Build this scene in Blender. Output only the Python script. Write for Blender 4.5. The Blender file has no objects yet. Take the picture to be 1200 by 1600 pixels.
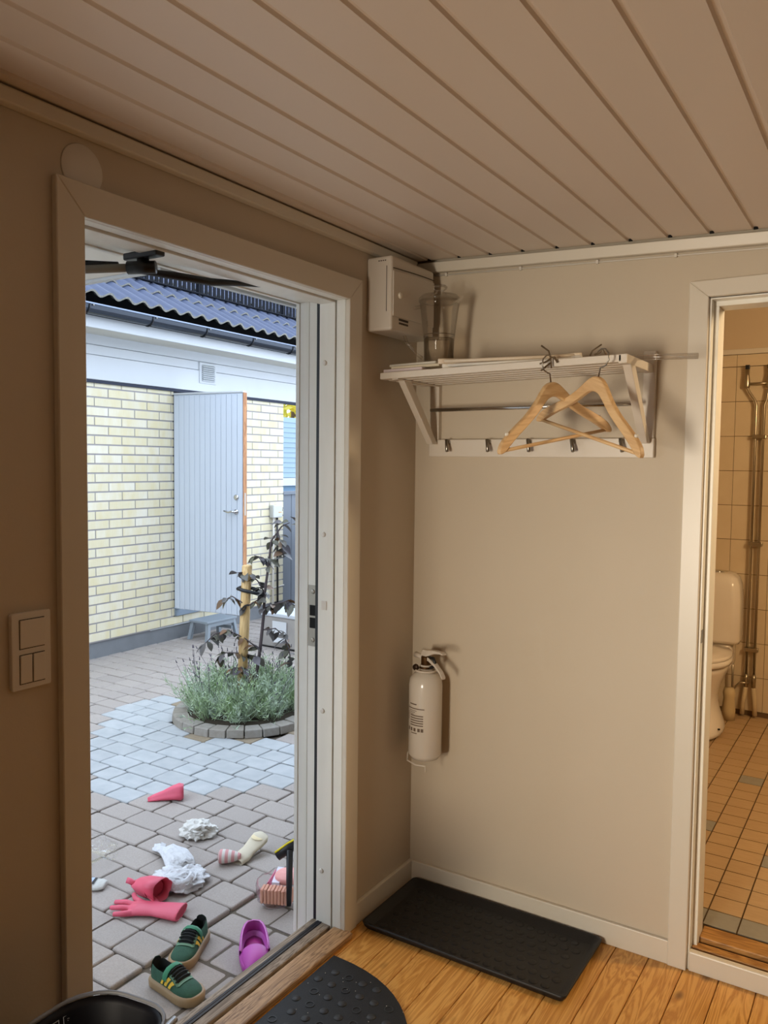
import bpy, math, random
from mathutils import Vector, Matrix, noise, Euler
R = math.radians
SC = bpy.context.scene
COL = SC.collection
rnd = random.Random(7)

# ------------------------------------------------------------------ camera
cam_d = bpy.data.cameras.new('camera'); cam = bpy.data.objects.new('camera', cam_d); COL.objects.link(cam)
YAW, PIT, ROL, FPX = 0.5657, -0.0597, 0.0112, 1266.73
cam_d.sensor_fit = 'VERTICAL'; cam_d.sensor_height = 24.0; cam_d.lens = 24.0*FPX/1600.0
cam_d.clip_start = 0.05; cam_d.clip_end = 200
_f = Vector((-math.sin(YAW)*math.cos(PIT), math.cos(YAW)*math.cos(PIT), math.sin(PIT)))
_r = Vector((math.cos(YAW), math.sin(YAW), 0)); _u = _r.cross(_f)
_r2 = math.cos(ROL)*_r + math.sin(ROL)*_u; _u2 = -math.sin(ROL)*_r + math.cos(ROL)*_u
cam.matrix_world = Matrix(((_r2.x, _u2.x, -_f.x, 1.4954), (_r2.y, _u2.y, -_f.y, -2.5646), (_r2.z, _u2.z, -_f.z, 1.5547), (0, 0, 0, 1)))
SC.camera = cam

# ------------------------------------------------------------------ light and exposure
SC.view_settings.view_transform = 'Standard'; SC.view_settings.look = 'None'
SC.view_settings.gamma = 1.0; SC.view_settings.use_curve_mapping = False
SC.view_settings.exposure = 0.0
SC.cycles.transparent_max_bounces = 32
wd = bpy.data.worlds.new('sky'); SC.world = wd; wd.use_nodes = True
_bg = wd.node_tree.nodes['Background']; _bg.inputs[0].default_value = (0.80, 0.93, 1.12, 1); _bg.inputs[1].default_value = 3.35
def point(name, loc, power, col, rad):
    l = bpy.data.lights.new(name, 'POINT'); l.energy = power; l.color = col; l.shadow_soft_size = rad
    o = bpy.data.objects.new(name, l); COL.objects.link(o); o.location = loc
    return o
WARM = (1.0, 0.60, 0.27)
point('bathroom_lamp', (2.40, 0.55, 2.20), 78, (1.0, 0.73, 0.43), 0.09)
point('hall_lamp', (2.3, -3.3, 2.05), 2.5, WARM, 0.12)
def area(name, loc, rot, sx, sy, power, col):
    l = bpy.data.lights.new(name, 'AREA'); l.shape = 'RECTANGLE'; l.size = sx; l.size_y = sy; l.energy = power; l.color = col
    l.spread = R(72)
    o = bpy.data.objects.new(name, l); COL.objects.link(o); o.location = loc; o.rotation_euler = rot
    return o
area('hall_fill_light', (0.42, -4.13, 1.05), (R(90), 0, R(-13)), 0.40, 1.0, 17.5, (1.0, 0.86, 0.67))     # unseen fill light added at the hall end to brighten the interior

# ------------------------------------------------------------------ materials
def lin(h):
    h = h.lstrip('#'); c = [int(h[i:i+2], 16)/255 for i in (0, 2, 4)]
    return tuple((x/12.92 if x <= .04045 else ((x+.055)/1.055)**2.4) for x in c)
MATS = {}
# outdoor colours darkened to offset the sky, which is raised to light the hall
DULL = 0.76
DULLED = set('''joint_sand paver_warm_grey paver_light_grey paver_sandy garage_white_paint mortar plinth_grey step_grey soffit_cream gutter_lip roof_tile_slate_blue tile_edge_grey garage_door_white garage_door_core box_grey_white blue_clapboard fence_bluegrey screen_purple_grey pale_concrete slab_white paper_white stool_bluegrey edge_stone rubber_glove_pink white_cotton white_plastic_film sock_white sock_pink peach_pad cream_fabric white_knit'''.split())
def mat(name, col, rough=.6, metal=0, rand=0, randcol=None, ns=0, nv=0, ncol=None, bs=0, bv=0, spec=.5, stretch=None, coat=0, bdist=.002, sub=0):
    """rand/randcol: per-object variation, ns/nv/ncol: colour noise, bs/bv: fine relief"""
    if name in MATS: return MATS[name]
    m = bpy.data.materials.new(name); m.use_nodes = True; nt = m.node_tree; N = nt.nodes; L = nt.links
    p = N['Principled BSDF']; p.inputs['Roughness'].default_value = rough; p.inputs['Metallic'].default_value = metal
    p.inputs['Specular IOR Level'].default_value = spec; p.inputs['Coat Weight'].default_value = coat
    ql = DULL if name in DULLED else 1.0
    lq = lambda h: tuple(v*ql for v in lin(h))
    c = lq(col); rgb = N.new('ShaderNodeRGB'); rgb.outputs[0].default_value = (*c, 1); out = rgb.outputs[0]
    tc = N.new('ShaderNodeTexCoord'); vec = tc.outputs['Object']
    oi = N.new('ShaderNodeObjectInfo')
    if rand or ns:
        ad = N.new('ShaderNodeVectorMath'); ad.operation = 'ADD'
        cx = N.new('ShaderNodeCombineXYZ'); mu = N.new('ShaderNodeMath'); mu.operation = 'MULTIPLY'; mu.inputs[1].default_value = 37.0
        L.new(oi.outputs['Random'], mu.inputs[0]); L.new(mu.outputs[0], cx.inputs[0]); L.new(mu.outputs[0], cx.inputs[2])
        L.new(vec, ad.inputs[0]); L.new(cx.outputs[0], ad.inputs[1]); vec = ad.outputs[0]
    if stretch:
        mp = N.new('ShaderNodeMapping'); mp.inputs['Scale'].default_value = stretch; L.new(vec, mp.inputs[0]); vec = mp.outputs[0]
    def mix(fac, a, b):
        x = N.new('ShaderNodeMix'); x.data_type = 'RGBA'
        if isinstance(fac, float): x.inputs[0].default_value = fac
        else: L.new(fac, x.inputs[0])
        L.new(a, x.inputs[6])
        if isinstance(b, tuple): x.inputs[7].default_value = (*b, 1)
        else: L.new(b, x.inputs[7])
        return x.outputs[2]
    if rand:
        rr = N.new('ShaderNodeMath'); rr.operation = 'MULTIPLY'; rr.inputs[1].default_value = rand; L.new(oi.outputs['Random'], rr.inputs[0])
        out = mix(rr.outputs[0], out, lq(randcol) if randcol else tuple(x*.55 for x in c))
    if ns:
        nz = N.new('ShaderNodeTexNoise'); nz.inputs['Scale'].default_value = ns; nz.inputs['Detail'].default_value = 4; L.new(vec, nz.inputs[0])
        rp = N.new('ShaderNodeMapRange'); rp.inputs[1].default_value = .35; rp.inputs[2].default_value = .68; rp.inputs[3].default_value = 0; rp.inputs[4].default_value = nv
        L.new(nz.outputs[0], rp.inputs[0]); out = mix(rp.outputs[0], out, lq(ncol) if ncol else tuple(x*.5 for x in c))
    L.new(out, p.inputs['Base Color'])
    if bs:
        n2 = N.new('ShaderNodeTexNoise'); n2.inputs['Scale'].default_value = bs; n2.inputs['Detail'].default_value = 3; L.new(vec, n2.inputs[0])
        b = N.new('ShaderNodeBump'); b.inputs['Strength'].default_value = bv; b.inputs['Distance'].default_value = bdist
        L.new(n2.outputs[0], b.inputs['Height']); L.new(b.outputs[0], p.inputs['Normal'])
    if sub:
        p.inputs['Subsurface Weight'].default_value = sub; p.inputs['Subsurface Radius'].default_value = (.02, .012, .01); p.inputs['Subsurface Scale'].default_value = .3
    MATS[name] = m; return m
def clear(name, col=(1, 1, 1), fres=.5, rough=.03):
    m = bpy.data.materials.new(name); m.use_nodes = True; nt = m.node_tree; nt.nodes.clear(); N = nt.nodes; L = nt.links
    o = N.new('ShaderNodeOutputMaterial'); t = N.new('ShaderNodeBsdfTransparent'); g = N.new('ShaderNodeBsdfGlossy'); mx = N.new('ShaderNodeMixShader'); lw = N.new('ShaderNodeLayerWeight')
    t.inputs[0].default_value = (*col, 1); g.inputs['Roughness'].default_value = rough; lw.inputs[0].default_value = fres
    mr = N.new('ShaderNodeMath'); mr.operation = 'MULTIPLY'; mr.inputs[1].default_value = .5
    L.new(lw.outputs['Fresnel'], mr.inputs[0])
    L.new(mr.outputs[0], mx.inputs[0]); L.new(t.outputs[0], mx.inputs[1]); L.new(g.outputs[0], mx.inputs[2]); L.new(mx.outputs[0], o.inputs[0])
    return m
def wood(name, c1, c2, rough=.45, axis='Y', scale=1.0, knots=True, rand=.25, bump=.15):
    m = bpy.data.materials.new(name); m.use_nodes = True; nt = m.node_tree; N = nt.nodes; L = nt.links
    p = N['Principled BSDF']; p.inputs['Roughness'].default_value = rough
    tc = N.new('ShaderNodeTexCoord'); oi = N.new('ShaderNodeObjectInfo')
    mu = N.new('ShaderNodeMath'); mu.operation = 'MULTIPLY'; mu.inputs[1].default_value = 53.0; L.new(oi.outputs['Random'], mu.inputs[0])
    cx = N.new('ShaderNodeCombineXYZ'); [L.new(mu.outputs[0], cx.inputs[i]) for i in range(3)]
    ad = N.new('ShaderNodeVectorMath'); ad.operation = 'ADD'; L.new(tc.outputs['Object'], ad.inputs[0]); L.new(cx.outputs[0], ad.inputs[1])
    mp = N.new('ShaderNodeMapping'); s = [14*scale]*3; s['XYZ'.index(axis)] = 1.2*scale; mp.inputs['Scale'].default_value = s; L.new(ad.outputs[0], mp.inputs[0])
    nz = N.new('ShaderNodeTexNoise'); nz.inputs['Scale'].default_value = 1.3; nz.inputs['Detail'].default_value = 5; nz.inputs['Distortion'].default_value = 1.2; L.new(mp.outputs[0], nz.inputs[0])
    wv = N.new('ShaderNodeMath'); wv.operation = 'MULTIPLY'; wv.inputs[1].default_value = 9.0; L.new(nz.outputs[0], wv.inputs[0])
    fr = N.new('ShaderNodeMath'); fr.operation = 'PINGPONG'; fr.inputs[1].default_value = .5; L.new(wv.outputs[0], fr.inputs[0])
    cr = N.new('ShaderNodeValToRGB'); cr.color_ramp.elements[0].color = (*lin(c2), 1); cr.color_ramp.elements[1].color = (*lin(c1), 1); cr.color_ramp.elements[0].position = .0; cr.color_ramp.elements[1].position = .45
    L.new(fr.outputs[0], cr.inputs[0]); out = cr.outputs[0]
    x = N.new('ShaderNodeMix'); x.data_type = 'RGBA'; r1 = N.new('ShaderNodeMath'); r1.operation = 'MULTIPLY'; r1.inputs[1].default_value = rand; L.new(oi.outputs['Random'], r1.inputs[0])
    L.new(r1.outputs[0], x.inputs[0]); L.new(out, x.inputs[6]); x.inputs[7].default_value = (*lin(c2), 1); out = x.outputs[2]
    if knots:
        mk = N.new('ShaderNodeMapping'); sk = [9.0]*3; sk['XYZ'.index(axis)] = 5.0; mk.inputs['Scale'].default_value = sk; L.new(ad.outputs[0], mk.inputs[0])
        vo = N.new('ShaderNodeTexVoronoi'); vo.inputs['Scale'].default_value = 1.0; L.new(mk.outputs[0], vo.inputs[0])
        kr = N.new('ShaderNodeMapRange'); kr.inputs[1].default_value = .06; kr.inputs[2].default_value = .16; kr.inputs[3].default_value = .75; kr.inputs[4].default_value = 0; L.new(vo.outputs[0], kr.inputs[0])
        y = N.new('ShaderNodeMix'); y.data_type = 'RGBA'; L.new(kr.outputs[0], y.inputs[0]); L.new(out, y.inputs[6]); y.inputs[7].default_value = (*[v*.3 for v in lin(c2)], 1); out = y.outputs[2]
    L.new(out, p.inputs['Base Color'])
    b = N.new('ShaderNodeBump'); b.inputs['Strength'].default_value = bump; b.inputs['Distance'].default_value = .002; L.new(nz.outputs[0], b.inputs['Height']); L.new(b.outputs[0], p.inputs['Normal'])
    return m

PAINT = mat('beige_wall_paint', '#c9bca8', .75, ns=3, nv=.06, bs=180, bv=.12)
TRIMW = mat('trim_white_gloss', '#d6cebf', .35, bs=60, bv=.05)
JAMBW = mat('jamb_white_paint', '#f1f0e8', .38, ns=6, nv=.12, ncol='#b9b7a8', bs=40, bv=.12, stretch=(4, 4, .5))
CEILW = mat('ceiling_panel_white', '#dccdbd', .42)
DARK = mat('dark_void', '#0b0a0a', .9)
BLACKP = mat('black_plastic', '#141519', .42)
BLACKR = mat('black_rubber', '#17181a', .65, ns=260, nv=.35, ncol='#060606', bs=300, bv=.4)
CHROME = mat('chrome', '#c9c9c9', .16, 1)
STEEL = mat('brushed_steel', '#9a948a', .3, 1)
WHITEP = mat('white_plastic', '#dcd6cc', .35)
WHITEG = mat('white_enamel', '#d8d0c4', .2, coat=.3)
PORC = mat('porcelain', '#e6ded2', .12, coat=.5)
SHELFW = mat('shelf_white_paint', '#d8cfc2', .4, bs=40, bv=.08, stretch=(.4, 4, 4))
PINE = wood('pine_floor', '#e2ad60', '#bb8038', .38, 'Y', 1.0)
OAK = wood('threshold_oak', '#b89268', '#7c5c3c', .6, 'Y', 1.6, False, 0, .4)
OAKGREY = wood('weathered_oak', '#a08f7c', '#6d5c4b', .75, 'Y', 1.6, False, 0, .5)
OAKBATH = wood('bath_threshold_oak', '#c08e4e', '#8f6230', .5, 'X', 1.2, False, .2)
HANGW = wood('hanger_beech', '#dcb886', '#cba373', .45, 'X', .6, False, 0, .05)
STAKEW = wood('stake_pine', '#dcbb85', '#bd9860', .7, 'Z', .8, True, 0)

# ------------------------------------------------------------------ builders
ORG = {}
class B:
    def __init__(s): s.v = []; s.f = []
    def add(s, vs, fs):
        k = len(s.v); s.v += [tuple(v) for v in vs]; s.f += [tuple(i+k for i in f) for f in fs]; return s
    def box(s, x0, x1, y0, y1, z0, z1, fn=None):
        vs = [(x, y, z) for z in (z0, z1) for y in (y0, y1) for x in (x0, x1)]
        if fn: vs = [fn(*v) for v in vs]
        return s.add(vs, [(0, 2, 3, 1), (4, 5, 7, 6), (0, 1, 5, 4), (2, 6, 7, 3), (0, 4, 6, 2), (1, 3, 7, 5)])
    def hexa(s, lo, hi):           # two quads, bottom and top loops
        return s.add(list(lo)+list(hi), [(3, 2, 1, 0), (4, 5, 6, 7), (0, 1, 5, 4), (1, 2, 6, 5), (2, 3, 7, 6), (3, 0, 4, 7)])
    def loft(s, rings, closed=True, caps=True):
        n = len(rings[0]); vs = [p for r in rings for p in r]; fs = []
        for i in range(len(rings)-1):
            for j in range(n if closed else n-1):
                a = i*n+j; b = i*n+(j+1) % n; fs.append((a, b, b+n, a+n))
        if caps and closed: fs.append(tuple(range(n-1, -1, -1))); fs.append(tuple(range((len(rings)-1)*n, len(rings)*n)))
        return s.add(vs, fs)
    def tube(s, path, r, n=10, caps=True, flat=None):
        P = [Vector(p) for p in path]; rs = r if isinstance(r, (list, tuple)) else [r]*len(P); rings = []; u = None
        for i, p in enumerate(P):
            t = (P[min(i+1, len(P)-1)]-P[max(i-1, 0)]).normalized()
            if u is None: u = t.orthogonal().normalized()
            u = (u-t*u.dot(t)).normalized(); w = t.cross(u)
            rings.append([p+(u*math.cos(2*math.pi*k/n)+w*math.sin(2*math.pi*k/n))*rs[i] for k in range(n)])
        if flat: rings = [[Vector((q.x, q.y, flat[0]+(q.z-flat[0])*flat[1])) for q in rr] for rr in rings]
        return s.loft(rings, True, caps)
    def lathe(s, prof, c=(0, 0, 0), n=24, ax='z', sx=1, sy=1, caps=True):
        rings = []
        for r, h in prof:
            ring = []
            for k in range(n):
                a = 2*math.pi*k/n; x, y = r*math.cos(a)*sx, r*math.sin(a)*sy
                q = (x, y, h) if ax == 'z' else ((h, x, y) if ax == 'x' else (y, h, x))
                ring.append((c[0]+q[0], c[1]+q[1], c[2]+q[2]))
            rings.append(ring)
        return s.loft(rings, True, caps)
    def prism(s, poly, h0, h1, plane='xy'):
        def q(a, b, h): return {'xy': (a, b, h), 'xz': (a, h, b), 'yz': (h, a, b)}[plane]
        return s.loft([[q(a, b, h0) for a, b in poly], [q(a, b, h1) for a, b in poly]])
    def quad(s, *p): return s.add(p, [tuple(range(len(p)))])
    def mesh(s, name, o=(0, 0, 0), smooth=False):
        me = bpy.data.meshes.new(name); me.from_pydata([(x-o[0], y-o[1], z-o[2]) for x, y, z in s.v], [], s.f)
        if smooth: me.polygons.foreach_set('use_smooth', [True]*len(me.polygons))
        me.update(); return me
    def build(s, name, m, parent=None, smooth=False, bevel=0, seg=2, autosm=True, o=None):
        org = ORG.get(parent.name, (0, 0, 0)) if parent else (o or (0, 0, 0))
        me = s.mesh(name, org, smooth); me.materials.append(m)
        ob = bpy.data.objects.new(name, me); COL.objects.link(ob)
        ORG[ob.name] = org
        if parent: ob.parent = parent
        elif o: ob.location = o
        if bevel:
            b = ob.modifiers.new('bevel', 'BEVEL'); b.width = bevel; b.segments = seg; b.limit_method = 'ANGLE'; b.angle_limit = R(35)
        return ob
def thing(name, label, cat, loc=(0, 0, 0), group=None, local=False, rot=None):
    o = bpy.data.objects.new(name, None); COL.objects.link(o); o.location = loc; o.empty_display_size = .05
    ORG[o.name] = (0, 0, 0) if local else tuple(loc)
    if rot: o.rotation_euler = rot
    return tag(o, label, cat, group)
def tag(o, label, cat, group=None):
    o['label'] = label; o['category'] = cat
    if group: o['group'] = group
    return o
def struct(o, label=None):
    o['kind'] = 'structure'
    if label: o['label'] = label
    return o
def stuff(o): o['kind'] = 'stuff'; return o
def piece(name, me, parent, loc, rot=None, scale=None):
    o = bpy.data.objects.new(name, me); COL.objects.link(o); o.parent = parent; o.location = loc
    if rot: o.rotation_euler = rot
    if scale: o.scale = scale
    return o
def rrect(x0, x1, y0, y1, r, n=5):
    pts = []
    for cx, cy, a0 in ((x1-r, y1-r, 0), (x0+r, y1-r, 90), (x0+r, y0+r, 180), (x1-r, y0+r, 270)):
        for k in range(n+1):
            a = R(a0+90*k/n); pts.append((cx+r*math.cos(a), cy+r*math.sin(a)))
    return pts
def subsurf(o, lv=1):
    m = o.modifiers.new('sub', 'SUBSURF'); m.levels = lv; m.render_levels = lv; return o

# ================================================================== ROOM SHELL
def HC(x): return 2.2727-.0402*x            # the ceiling hangs a little lower towards the right
XR, YF = 4.6, -4.2
yl, yr, zt = -1.43, -.449, 2.069            # front doorway, inside edges of the casing
b = B()
b.box(-.2, 0, YF, yl-.02, -.2, 2.75).box(0, .18, YF, -2.2, 0, 2.30)     # unseen step added behind the viewer to keep hall light off this wall
b.box(-.2, 0, yr+.02, 3.0, -.2, 2.75).box(-.2, 0, yl-.02, yr+.02, zt+.02, 2.75).box(-.125, -.02, yl-.02, yr+.02, -.25, -.045)
struct(b.build('wall_left', PAINT))
bx0, bx1, bzt = 1.0, 1.80, 2.053            # bathroom doorway
b = B(); b.box(0, bx0, 0, .12, -.02, 2.75).box(bx1, XR, 0, .12, -.02, 2.75).box(bx0, bx1, 0, .12, bzt, 2.75)
struct(b.build('wall_back', PAINT))
struct(B().box(XR, XR+.1, YF, 2.8, -.02, 2.75).build('wall_right', mat('unseen_wall_dark_brown', '#5a3a22', .6)))  # unseen walls coloured dark to cut bounced light in the hall
struct(B().box(-.2, .17, YF-.1, YF, -.02, 2.75).box(.67, XR+.1, YF-.1, YF, -.02, 2.75).box(.17, .67, YF-.1, YF, -.02, .58).box(.17, .67, YF-.1, YF, 1.62, 2.75).build('wall_front', mat('unseen_wall_dark_brown', '#5a3a22', .6)))  # same dark colour, with an opening for the added hall light
w1 = struct(B().box(.17, .67, YF-.06, YF-.02, .58, .63).box(.17, .67, YF-.06, YF-.02, 1.57, 1.62).box(.17, .21, YF-.06, YF-.02, .63, 1.57).box(.63, .67, YF-.06, YF-.02, .63, 1.57).build('fill_light_frame', TRIMW))  # unseen frame made up around the added hall fill light
B().box(.21, .63, YF-.05, YF-.045, .63, 1.57).build('pane', clear('fill_frame_glass', (.97, .98, .97), .3), w1)

# floor boards
fl = struct(B().box(-.02, XR, YF, .13, -.08, -.022).build('floor', DARK))
x = -.049-.104
k = 0
BW = .104
mfb = None
while x < XR:
    x0 = max(x, -.018); x1 = min(x+BW, XR)
    if x1 > x0+.01:
        B().box(x0+.0012, x1-.0012, YF, -.002, -.022, 0).build('floor_board', PINE, fl, bevel=.0015, seg=1)
    x += BW
# ceiling panels, running from the back wall towards the viewer
ce = struct(B().box(-.02, XR, YF, .02, 2.30, 2.36, lambda x, y, z: (x, y, z-.0402*x+.0)).build('ceiling', mat('ceiling_backing', '#b59f8c', .7)))
P = .1174; GX = .0666
xs = [.0]+[GX+P*k for k in range(0, 39)]
for i in range(len(xs)-1):
    a, c = xs[i], xs[i+1]
    gl = 0 if i == 0 else .0075
    prof = [(a-.001*(i > 0), .0075), (a+gl*.7, .0065), (a+gl+.001, 0), (c-.0085, 0), (c-.0052, .0065), (c-.001, .0075)]
    rings = [[(px, y, HC(px)+pz) for px, pz in prof] for y in (-.036, YF)]
    B().loft(rings).build('ceiling_panel', CEILW, ce)
    if i: B().box(a-.006, a+.006, -.0345, -.0325, HC(a)-.0005, HC(a)+.008).build('joint_end', DARK, ce)

# cornices and trims
b = B(); b.hexa([(0, YF, 2.236), (.022, YF, 2.238), (.022, -.05, 2.238), (0, -.05, 2.236)], [(0, YF, 2.270), (.030, YF, 2.2665), (.030, -.05, 2.2665), (0, -.05, 2.270)])
struct(b.build('trim_1', TRIMW, bevel=.004))
b = B(); b.hexa([(.012, -.026, HC(.01)-.040), (XR, -.026, HC(XR)-.040), (XR, 0, HC(XR)-.040), (.012, 0, HC(.01)-.040)], [(.012, -.032, HC(.01)-.006), (XR, -.032, HC(XR)-.006), (XR, 0, HC(XR)-.006), (.012, 0, HC(.01)-.006)])
struct(b.build('trim_2', TRIMW, bevel=.003))
t = thing('cable', 'thin white cable clipped along the lower edge of the ceiling trim', 'cable', (.1, -.006, 2.22))
B().tube([(.02, -.004, HC(.02)-.0475), (1.4, -.004, HC(1.4)-.0475), (3.0, -.004, HC(3)-.0475)], .0025, 6).build('cord', WHITEP, t, True)
for xx in (.12, .40, .66, .90, 1.2, 1.5):
    B().box(xx-.004, xx+.004, -.010, 0, HC(xx)-.053, HC(xx)-.042).build('clip', WHITEP, t, bevel=.001)

# baseboards
BH = .076
struct(B().box(0, .014, yr+.07, 0, 0, BH).build('baseboard_left', TRIMW, bevel=.003))
struct(B().box(0, .014, YF, yl-.07, 0, BH).build('baseboard_left_near', TRIMW, bevel=.003))
struct(B().box(.014, .945, -.014, 0, 0, BH).build('baseboard_back', TRIMW, bevel=.003))

# front door casing with mitred corners
def casing_frame(name, pts_in, pts_out, d0, d1, plane, m):
    par = None; o = None
    for i in range(3):
        q = [pts_in[i], pts_in[i+1], pts_out[i+1], pts_out[i]]
        pr = B().prism(q, d0, d1, plane)
        if par is None: par = struct(pr.build(name, m, bevel=.002, seg=1))
        else: pr.build('casing_board', m, par, bevel=.002, seg=1)
    return par
casing_frame('trim_3', [(yl, 0), (yl, zt), (yr, zt), (yr, 0)], [(yl-.069, 0), (yl-.069, 2.139), (yr+.0695, 2.139), (yr+.0695, 0)], 0, .018, 'yz', TRIMW)
# jamb of the front door: liner, rebated frame, strike plate, screw caps
d1 = struct(B().box(-.034, 0, yl-.02, yl, 0, zt+.02).box(-.034, 0, yr, yr+.02, 0, zt+.02).box(-.034, 0, yl, yr, zt, zt+.02).build('door_1', JAMBW, bevel=.0015))
B().box(-.10, -.0385, yl-.03, yl+.003, -.02, 2.066).build('inner_jamb', JAMBW, d1, bevel=.0015)
B().box(-.10, -.0385, yr-.002, yr+.03, -.02, 2.066).build('inner_jamb', JAMBW, d1, bevel=.0015)
B().box(-.10, -.0385, yl-.03, yr+.03, 2.063, 2.10).build('inner_head', JAMBW, d1, bevel=.0015)
B().box(-.19, -.152, yr+.0112, yr+.05, -.12, 2.085).build('outer_jamb', JAMBW, d1, bevel=.0015)
B().box(-.1515, -.105, yr+.012, yr+.05, -.12, 2.085).build('outer_jamb', JAMBW, d1, bevel=.0015)
B().box(-.205, -.19, yr+.0085, yr+.08, -.12, 2.10).build('outer_casing', JAMBW, d1, bevel=.0015)
B().box(-.19, -.105, yl-.05, yl-.012, -.03, 2.085).build('outer_jamb', JAMBW, d1, bevel=.0015)
B().box(-.19, -.105, yl-.05, yr+.05, 2.078, 2.12).build('outer_head', JAMBW, d1, bevel=.0015)
B().box(-.205, -.19, yl-.08, yr+.08, 2.074, 2.16).build('outer_casing', JAMBW, d1, bevel=.0015)
B().box(-.1185, -.1015, yr+.0085, yr+.045, 0, 2.09).box(-.1185, -.1015, yl-.045, yl-.0085, 0, 2.09).box(-.107, -.099, yl, yr+.02, 2.080, 2.1).build('gasket', BLACKP, d1)
for zz in (1.875, 1.322, .739, .197):
    B().lathe([(.0085, -.0), (.008, -.0022), (.005, -.003)], (-.078, yr-.002, zz), 16, 'y').build('screw_cap', WHITEP, d1, True)
sp = B().box(-.150, -.107, yr+.0108, yr+.0135, .945, 1.15).build('strike_plate', STEEL, d1, bevel=.001)
for z0, z1 in ((1.048, 1.083), (1.006, 1.041)): B().box(-.143, -.119, yr+.0102, yr+.0110, z0, z1).build('keeper_hole', DARK, sp)
for zz in (1.128, .966): B().lathe([(.008, 0), (.007, -.0016), (.003, -.002)], (-.130, yr+.0108, zz), 14, 'y').build('screw', STEEL, sp, True)
B().box(-.084, -.064, yr-.0042, yr-.002, 1.075, 1.105).build('magnet_plate', WHITEP, d1, bevel=.0008)
# door leaf, swung fully outwards behind the left jamb
dl = struct(B().box(-1.16, -.21, -1.50, -1.445, -.02, 2.06).build('door_1_leaf', JAMBW, bevel=.003))
# telescopic stay bracket and arm at the head of the doorway
t = thing('door_stay', 'grey metal door stay arm with black bracket under the doorway head', 'door stay', (-.12, -1.16, 2.06))
B().box(-.16, -.04, -1.185, -1.155, 2.052, 2.070).build('bracket', BLACKP, t, bevel=.004)
B().lathe([(.013, 2.022), (.015, 2.028), (.015, 2.052)], (-.105, -1.168, 0), 14).build('pivot', BLACKP, t, True)
B().tube([(-.075, -1.155, 2.032), (-.135, -1.19, 2.030)], .016, 14).build('clamp', BLACKP, t, True)
B().tube([(-.135, -1.19, 2.030), (-.62, -1.47, 2.010)], .0105, 14).build('arm', mat('grey_metal', '#8f8b80', .45, .1), t, True)
B().tube([(-.16, -1.20, 2.040), (-.30, -1.235, 2.052), (-.36, -1.25, 2.054)], [.006, .009, .008], 8).build('loose_end', BLACKP, t, True)
t = tag(B().tube([(-.30, -1.14, 2.062), (-.22, -1.08, 2.055), (-.16, -1.02, 2.048), (-.12, -.92, 2.046), (-.11, -.82, 2.060), (-.108, -.70, 2.074), (-.107, -.45, 2.076)], [.005, .008, .011, .011, .008, .004, .003], 8).build('loose_gasket', BLACKP, None, True), 'black rubber gasket strip hanging loose under the doorway head', 'gasket')

# threshold
th = struct(B().box(-.03, .046, yl-.03, yr+.008, 0, .020).build('door_1_threshold', OAK, bevel=.006))
B().box(-.04, -.028, yl-.03, yr, -.03, .006).build('groove', mat('dirty_brown', '#4a3c2d', .8), th)
B().box(-.076, -.040, yl-.03, yr, -.04, .020).build('middle_sill', OAKGREY, th, bevel=.004)
for k, xx in enumerate((-.0955, -.0905, -.0855, -.0805)):
    B().box(xx, xx+.0045, yl-.03, yr+.005, -.04, .021+.001*(k % 2)).build('rubber_strip', mat('sill_rubber', '#23252e', .5), th, bevel=.0012, seg=1)
B().hexa([(-.126, yl-.05, -.06), (-.096, yl-.05, -.06), (-.096, yr+.012, -.06), (-.126, yr+.012, -.06)], [(-.126, yl-.05, .012), (-.096, yl-.05, .018), (-.096, yr+.012, .018), (-.126, yr+.012, .012)]).build('outer_sill', OAKGREY, th, bevel=.004)

# bathroom door: casing, rebated jamb, threshold
casing_frame('trim_4', [(1.0, 0), (1.0, 2.055), (1.8, 2.055), (1.8, 0)], [(.9444, 0), (.9444, 2.104), (1.856, 2.104), (1.856, 0)], -.018, 0, 'xz', TRIMW)
d2 = struct(B().box(1.0, 1.006, .0, .04, 0, 2.049).box(1.794, 1.8, 0, .04, 0, 2.049).box(1.0, 1.8, 0, .04, 2.049, 2.055).build('door_2', JAMBW))
B().box(1.0, 1.020, .04, .125, 0, 2.035).build('jamb', JAMBW, d2, bevel=.0015)
B().box(1.78, 1.8, .04, .125, 0, 2.035).build('jamb', JAMBW, d2, bevel=.0015)
B().box(1.0, 1.8, .04, .125, 2.035, 2.055).build('head', JAMBW, d2, bevel=.0015)
B().box(1.0055, 1.0075, .012, .03, 1.02, 1.06).build('strike_plate', STEEL, d2)
th2 = struct(B().box(1.006, 1.794, -.012, .012, 0, .062).build('door_2_threshold', TRIMW, bevel=.004))
B().box(1.006, 1.794, .012, .030, 0, .052).build('groove', mat('dark_brown_gap', '#3a2410', .8), th2)
B().box(1.006, 1.794, .026, .062, 0, .060).build('front_strip', OAKBATH, th2, bevel=.004)
B().box(1.006, 1.794, .062, .074, 0, .054).build('gap', MATS['dark_brown_gap'], th2)
B().box(1.020, 1.780, .074, .150, 0, .072).build('rear_strip', OAKBATH, th2, bevel=.004)

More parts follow.
